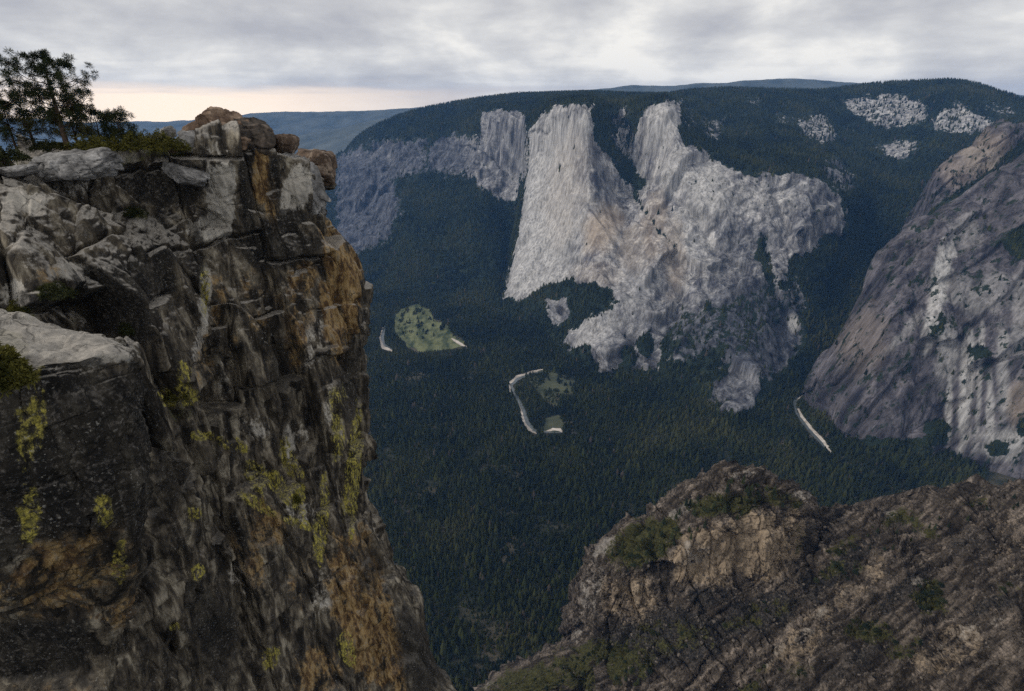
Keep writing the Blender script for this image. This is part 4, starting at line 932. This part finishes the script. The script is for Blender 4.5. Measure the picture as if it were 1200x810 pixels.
# conifers: one of each kind, copied
def conifer_mesh(name, seed, tiers=9, k=11):
    rs = np.random.default_rng(seed); V = []; Tt = []; tint = []
    for i in range(tiers):
        t = i / (tiers - 1); z0 = .1 + .8 * t; rr = (.19 * (1 - t) ** .85 + .02); hh = .2 - .08 * t
        o = len(V); V.append((rs.normal(0, .01), rs.normal(0, .01), z0 + hh)); tint.append(1.15)
        for j in range(2 * k):
            a = math.pi * j / k + rs.normal(0, .09) + i; rj = rr * (rs.uniform(.85, 1.3) if j % 2 == 0 else rs.uniform(.35, .6))
            V.append((rj * math.cos(a), rj * math.sin(a), z0 - (.045 if j % 2 == 0 else -.02) + rs.normal(0, .012))); tint.append(rs.uniform(.7, 1.3))
        for j in range(2 * k): Tt.append((o, o + 1 + j, o + 1 + (j + 1) % (2 * k)))
    nf = len(Tt); o = len(V)
    for z, r in ((-.04, .016), (.95, .003)):
        for j in range(6): V.append((r * math.cos(j * math.pi / 3), r * math.sin(j * math.pi / 3), z)); tint.append(1)
    for j in range(6): Tt += [(o + j, o + (j + 1) % 6, o + 6 + j), (o + (j + 1) % 6, o + 6 + (j + 1) % 6, o + 6 + j)]
    me = mesh_np(name, np.array(V), tri=np.array(Tt), smooth=False)
    me.polygons.foreach_set('material_index', np.array([0] * nf + [1] * (len(Tt) - nf), np.int32))
    return me
def mat_conifer(name, a, b):
    k = NT(name); oi = k.n('ShaderNodeObjectInfo'); f = k.noise(0.8, 2)
    c = k.ramp(k.math('ADD', k.math('MULTIPLY', oi.outputs['Random'], .75), k.math('MULTIPLY', f, .25)), [(0.1, a), (0.9, b)])
    return k.done(c)
M_CON = mat_conifer('conifer_boughs', (0.016, 0.026, 0.018), (0.055, 0.065, 0.028))
CON = []
for i in range(3):
    me = conifer_mesh('conifer_tree', 50 + i); me.materials.append(M_CON); me.materials.append(M_BARK); CON.append(me)
def put_conifer(p, h, r, label, group):
    o = bpy.data.objects.new('conifer_tree', CON[random.randrange(3)]); COL.objects.link(o)
    o.location = p; o.scale = (r / .2, r / .2, h); o.rotation_euler = (0, 0, random.uniform(0, 6)); o['category'] = 'tree'; o['label'] = label; o['group'] = group
for p, h_, r_ in zip(*NEAR_TREES): put_conifer(p, h_, r_ * 1.1, 'dark conifer in the nearest strip of valley forest between cliff and knob', 'conifers in the nearest strip of valley forest')
def in_poly(poly, n, seed):
    rs = random.Random(seed); out = []; X_ = [p[0] for p in poly]; Y_ = [p[1] for p in poly]
    while len(out) < n:
        x, y = rs.uniform(min(X_), max(X_)), rs.uniform(min(Y_), max(Y_))
        if poly_mask(np.array([x]), np.array([y]), poly, .1)[0] > .5: out.append((x, y))
    return out
KP = [(735,668),(700,640),(727,634),(787,606),(835,570),(870,560),(905,573),(945,588),(918,598),(880,606),(848,610),(804,636),(765,655)]
for x, y in in_poly(KP, 62, 5): put_conifer(pick(S_K, x, y), random.uniform(6, 13), random.uniform(1.3, 2.6), 'small conifer on the scrubby top of the rocky knob', 'small conifers on top of the knob')
for x, y in in_poly([(610,800),(650,780),(675,770),(735,770),(760,800),(640,830)], 24, 6): put_conifer(pick(S_K, x, y), random.uniform(5, 12), random.uniform(1.3, 2.6), 'conifer in the dark gully at the foot of the rocky knob', 'conifers at the foot of the knob')
for x, y in in_poly([(960,660),(1000,630),(1046,605),(1085,615),(1140,583),(1195,578),(1195,592),(1100,630),(1010,665),(980,690)], 24, 7): put_conifer(pick(S_S, x, y), random.uniform(3.5, 8), random.uniform(1.0, 2.0), 'small conifer along the crest of the brown hillside', 'small conifers on the hillside crest')
# loose stone
M_RUB = mat_simple('broken_stone', (0.03, 0.026, 0.022), (0.17, 0.145, 0.12), 0.25)
def rubble(s_, n, lo, hi, label, wt):
    w = wt * s_.dep ** 2; ids = rng.choice(len(w), n, replace=False, p=w / w.sum())
    bm = bmesh.new(); bmesh.ops.create_icosphere(bm, subdivisions=1, radius=1.0); bv = np.array([v.co[:] for v in bm.verts]); bf = np.array([[v.index for v in f.verts] for f in bm.faces]); bm.free()
    sz = lo * (hi / lo) ** (rng.random(n) ** 2.2)
    V = bv[None] * rng.uniform(.55, 1.2, (n, len(bv), 1)) * (sz[:, None] * rng.uniform(.6, 1.2, (n, 3)))[:, None, :] + s_.P[ids][:, None, :]
    T = bf[None] + (np.arange(n) * len(bv))[:, None, None]
    link('rubble', mesh_np('rubble', V.reshape(-1, 3), tri=T.reshape(-1, 3), smooth=False), M_RUB, kind='stuff', category='rubble', label=label)
seen = lambda s_: ((s_.px > 520) & (s_.px < 1220) & (s_.py < 825)).astype(float)
rubble(S_S, 7000, .25, 1.9, 'loose broken stones strewn over the brown hillside', seen(S_S) * (1 - S_S.A['mask'][:, 0]) * (.3 + S_S.A['mask'][:, 2]))
rubble(S_K, 3500, .3, 2.2, 'loose broken stones on the benches of the rocky knob', seen(S_K) * (1 - S_K.A['mask'][:, 0]) * np.clip(S_K.N[:, 2], .05, 1))
# scrub on the hillside
SB = []
for i in range(3):
    rs = np.random.default_rng(400 + i); nt = 60; a = rs.uniform(0, 6.28, nt); rr = np.sqrt(rs.random(nt))
    c = np.stack([rr * np.cos(a) * .5, rr * np.sin(a) * .5, rs.uniform(.1, .6, nt) * np.sqrt(1.05 - rr ** 2)], 1)
    V, Tt = leaf_cloud(c, np.full(nt, .15), 12, .9, .4, rs, .5); me = mesh_np('scrub_bush', V, tri=Tt, smooth=False); me.materials.append(M_CON if i else M_SCRUB_D); SB.append(me)
vv = S_S.A['mask'][:, 0] * (S_S.px < 1215) * (S_S.py < 815); vk = S_K.A['mask'][:, 0] * (S_K.py < 815)
for s_, w_, cnt, lab, grp in ((S_S, vv, 155, 'low dark green bush among the brown rocks of the hillside', 'bushes on the brown hillside'), (S_K, vk, 140, 'low green bush on the rocky knob', 'bushes on the rocky knob')):
    ww = np.where(w_ > .3, w_, 0) * s_.dep; ids = rng.choice(len(ww), cnt, replace=False, p=ww / ww.sum())
    for i in ids:
        o = bpy.data.objects.new('scrub_bush', SB[random.randrange(3)]); COL.objects.link(o); s0 = random.uniform(2.2, 5.5)
        o.location = s_.P[i]; o.scale = (s0, s0, s0 * random.uniform(.7, 1.1)); o.rotation_euler = (0, 0, random.uniform(0, 6)); o['category'] = 'bush'; o['label'] = lab; o['group'] = grp

# ------------------------------------------------------------------ haze, light, sky, camera
HAZE = dict(density=2.9e-5, color=(0.17, 0.43, 0.96))
me = bpy.data.meshes.new('haze'); bm = bmesh.new(); bmesh.ops.create_cube(bm, size=1.0)
los = [np.array([o.matrix_world @ Vector(c) for c in o.bound_box]) for o in COL.objects if o.type == 'MESH']
lo = np.min([a.min(0) for a in los], 0); hi = np.max([a.max(0) for a in los], 0); print('bounds', lo, hi)
for v in bm.verts: v.co = Vector((hi[0] + 50 if v.co.x > 0 else lo[0] - 50, hi[1] + 50 if v.co.y > 0 else lo[1] - 50, hi[2] + 5 if v.co.z > 0 else lo[2] - 1))
bm.to_mesh(me); bm.free()
hm_ = bpy.data.materials.new('haze'); hm_.use_nodes = True; t = hm_.node_tree; t.nodes.clear()
o_ = t.nodes.new('ShaderNodeOutputMaterial'); pv = t.nodes.new('ShaderNodeVolumePrincipled'); pv.inputs['Density'].default_value = HAZE['density']; pv.inputs['Color'].default_value = (*HAZE['color'], 1)
t.links.new(pv.outputs[0], o_.inputs['Volume'])
link('haze', me, hm_, kind='stuff', category='haze', label='pale blue haze filling the air of the valley')

SUN_AZ, SUN_EL = -102.0, 34.0          # azimuth from the view direction (north = +Y), negative = left
sd = bpy.data.lights.new('sun', 'SUN'); sd.energy = 1.5; sd.angle = R(14); sd.color = (1.0, 0.93, 0.84)
so = bpy.data.objects.new('sun', sd); COL.objects.link(so)
dirv = Vector((math.sin(R(SUN_AZ)) * math.cos(R(SUN_EL)), math.cos(R(SUN_AZ)) * math.cos(R(SUN_EL)), math.sin(R(SUN_EL))))
so.rotation_euler = (-dirv).to_track_quat('-Z', 'Y').to_euler()

w = bpy.data.worlds.new('World'); scene.world = w; w.use_nodes = True; t = w.node_tree; t.nodes.clear()
class WT(NT):
    def __init__(s, t): s.t = t
k = WT(t)
tc = k.n('ShaderNodeTexCoord'); gen = tc.outputs['Generated']
sky = k.n('ShaderNodeTexSky', sky_type='NISHITA'); sky.sun_disc = False; sky.sun_elevation = R(SUN_EL); sky.sun_rotation = R(SUN_AZ)
sep = k.n('ShaderNodeSeparateXYZ'); t.links.new(gen, sep.inputs[0]); x, y, z = sep.outputs
zz = k.math('ADD', k.math('MAXIMUM', z, 0.0), 0.055)
cmb = k.n('ShaderNodeCombineXYZ'); k.put(cmb.inputs[0], k.math('DIVIDE', x, zz)); k.put(cmb.inputs[1], k.math('DIVIDE', y, zz)); cv = cmb.outputs[0]
n1 = k.noise((0.34, 0.34, 1), 10, 0.56, 0.2, vec=cv); n2 = k.noise((0.13, 0.17, 1), 7, 0.55, 0.15, vec=cv, off=13.0); n3 = k.noise((6.5, 6.5, 15.0), 10, 0.55, 0.15, vec=gen, off=5.0)
f = k.math('ADD', k.math('ADD', k.math('MULTIPLY', n1, .22), k.math('MULTIPLY', n2, .30)), k.math('MULTIPLY', n3, .48))
cloud = k.ramp(f, [(0.39, (4.6, 4.6, 4.85)), (0.46, (5.7, 5.65, 5.7)), (0.52, (7.0, 6.9, 6.75)), (0.59, (9.2, 8.9, 8.3))])
col = k.mix(0.97, sky.outputs[0], cloud)
# break in the cloud low on the left, where the sun has gone down
az = k.math('ARCTAN2', x, y); azd = k.math('DIVIDE', k.math('SUBTRACT', az, R(-31)), R(22)); g = k.math('POWER', 2.718, k.math('MULTIPLY', k.math('MULTIPLY', azd, azd), -1))
edge = k.math('ADD', z, k.math('MULTIPLY', k.math('SUBTRACT', n1, .5), .05))
glow = k.math('MULTIPLY', k.step(edge, 0.040, 0.010), g)
col = k.mix(glow, col, (15.5, 12.3, 8.8))
bg = k.n('ShaderNodeBackground'); bg.inputs['Strength'].default_value = 0.1; k.put(bg.inputs['Color'], col)
wo = k.n('ShaderNodeOutputWorld'); t.links.new(bg.outputs[0], wo.inputs[0])

cd = bpy.data.cameras.new('camera'); cd.lens = 20; cd.sensor_width = 36; cd.clip_start = 0.5; cd.clip_end = 200000
co = bpy.data.objects.new('camera', cd); COL.objects.link(co); co.location = (0, 0, 0); co.rotation_euler = (R(90) - PITCH, 0, 0); scene.camera = co
scene.view_settings.view_transform = 'Standard'; scene.view_settings.look = 'None'; scene.view_settings.exposure = 0.15; scene.view_settings.gamma = 1
scene.render.engine = 'CYCLES'; c = scene.cycles
c.use_denoising = False; c.max_bounces = 4; c.diffuse_bounces = 2; c.glossy_bounces = 2; c.volume_bounces = 1; c.transparent_max_bounces = 4
print('built', round(time.time() - T0, 1))
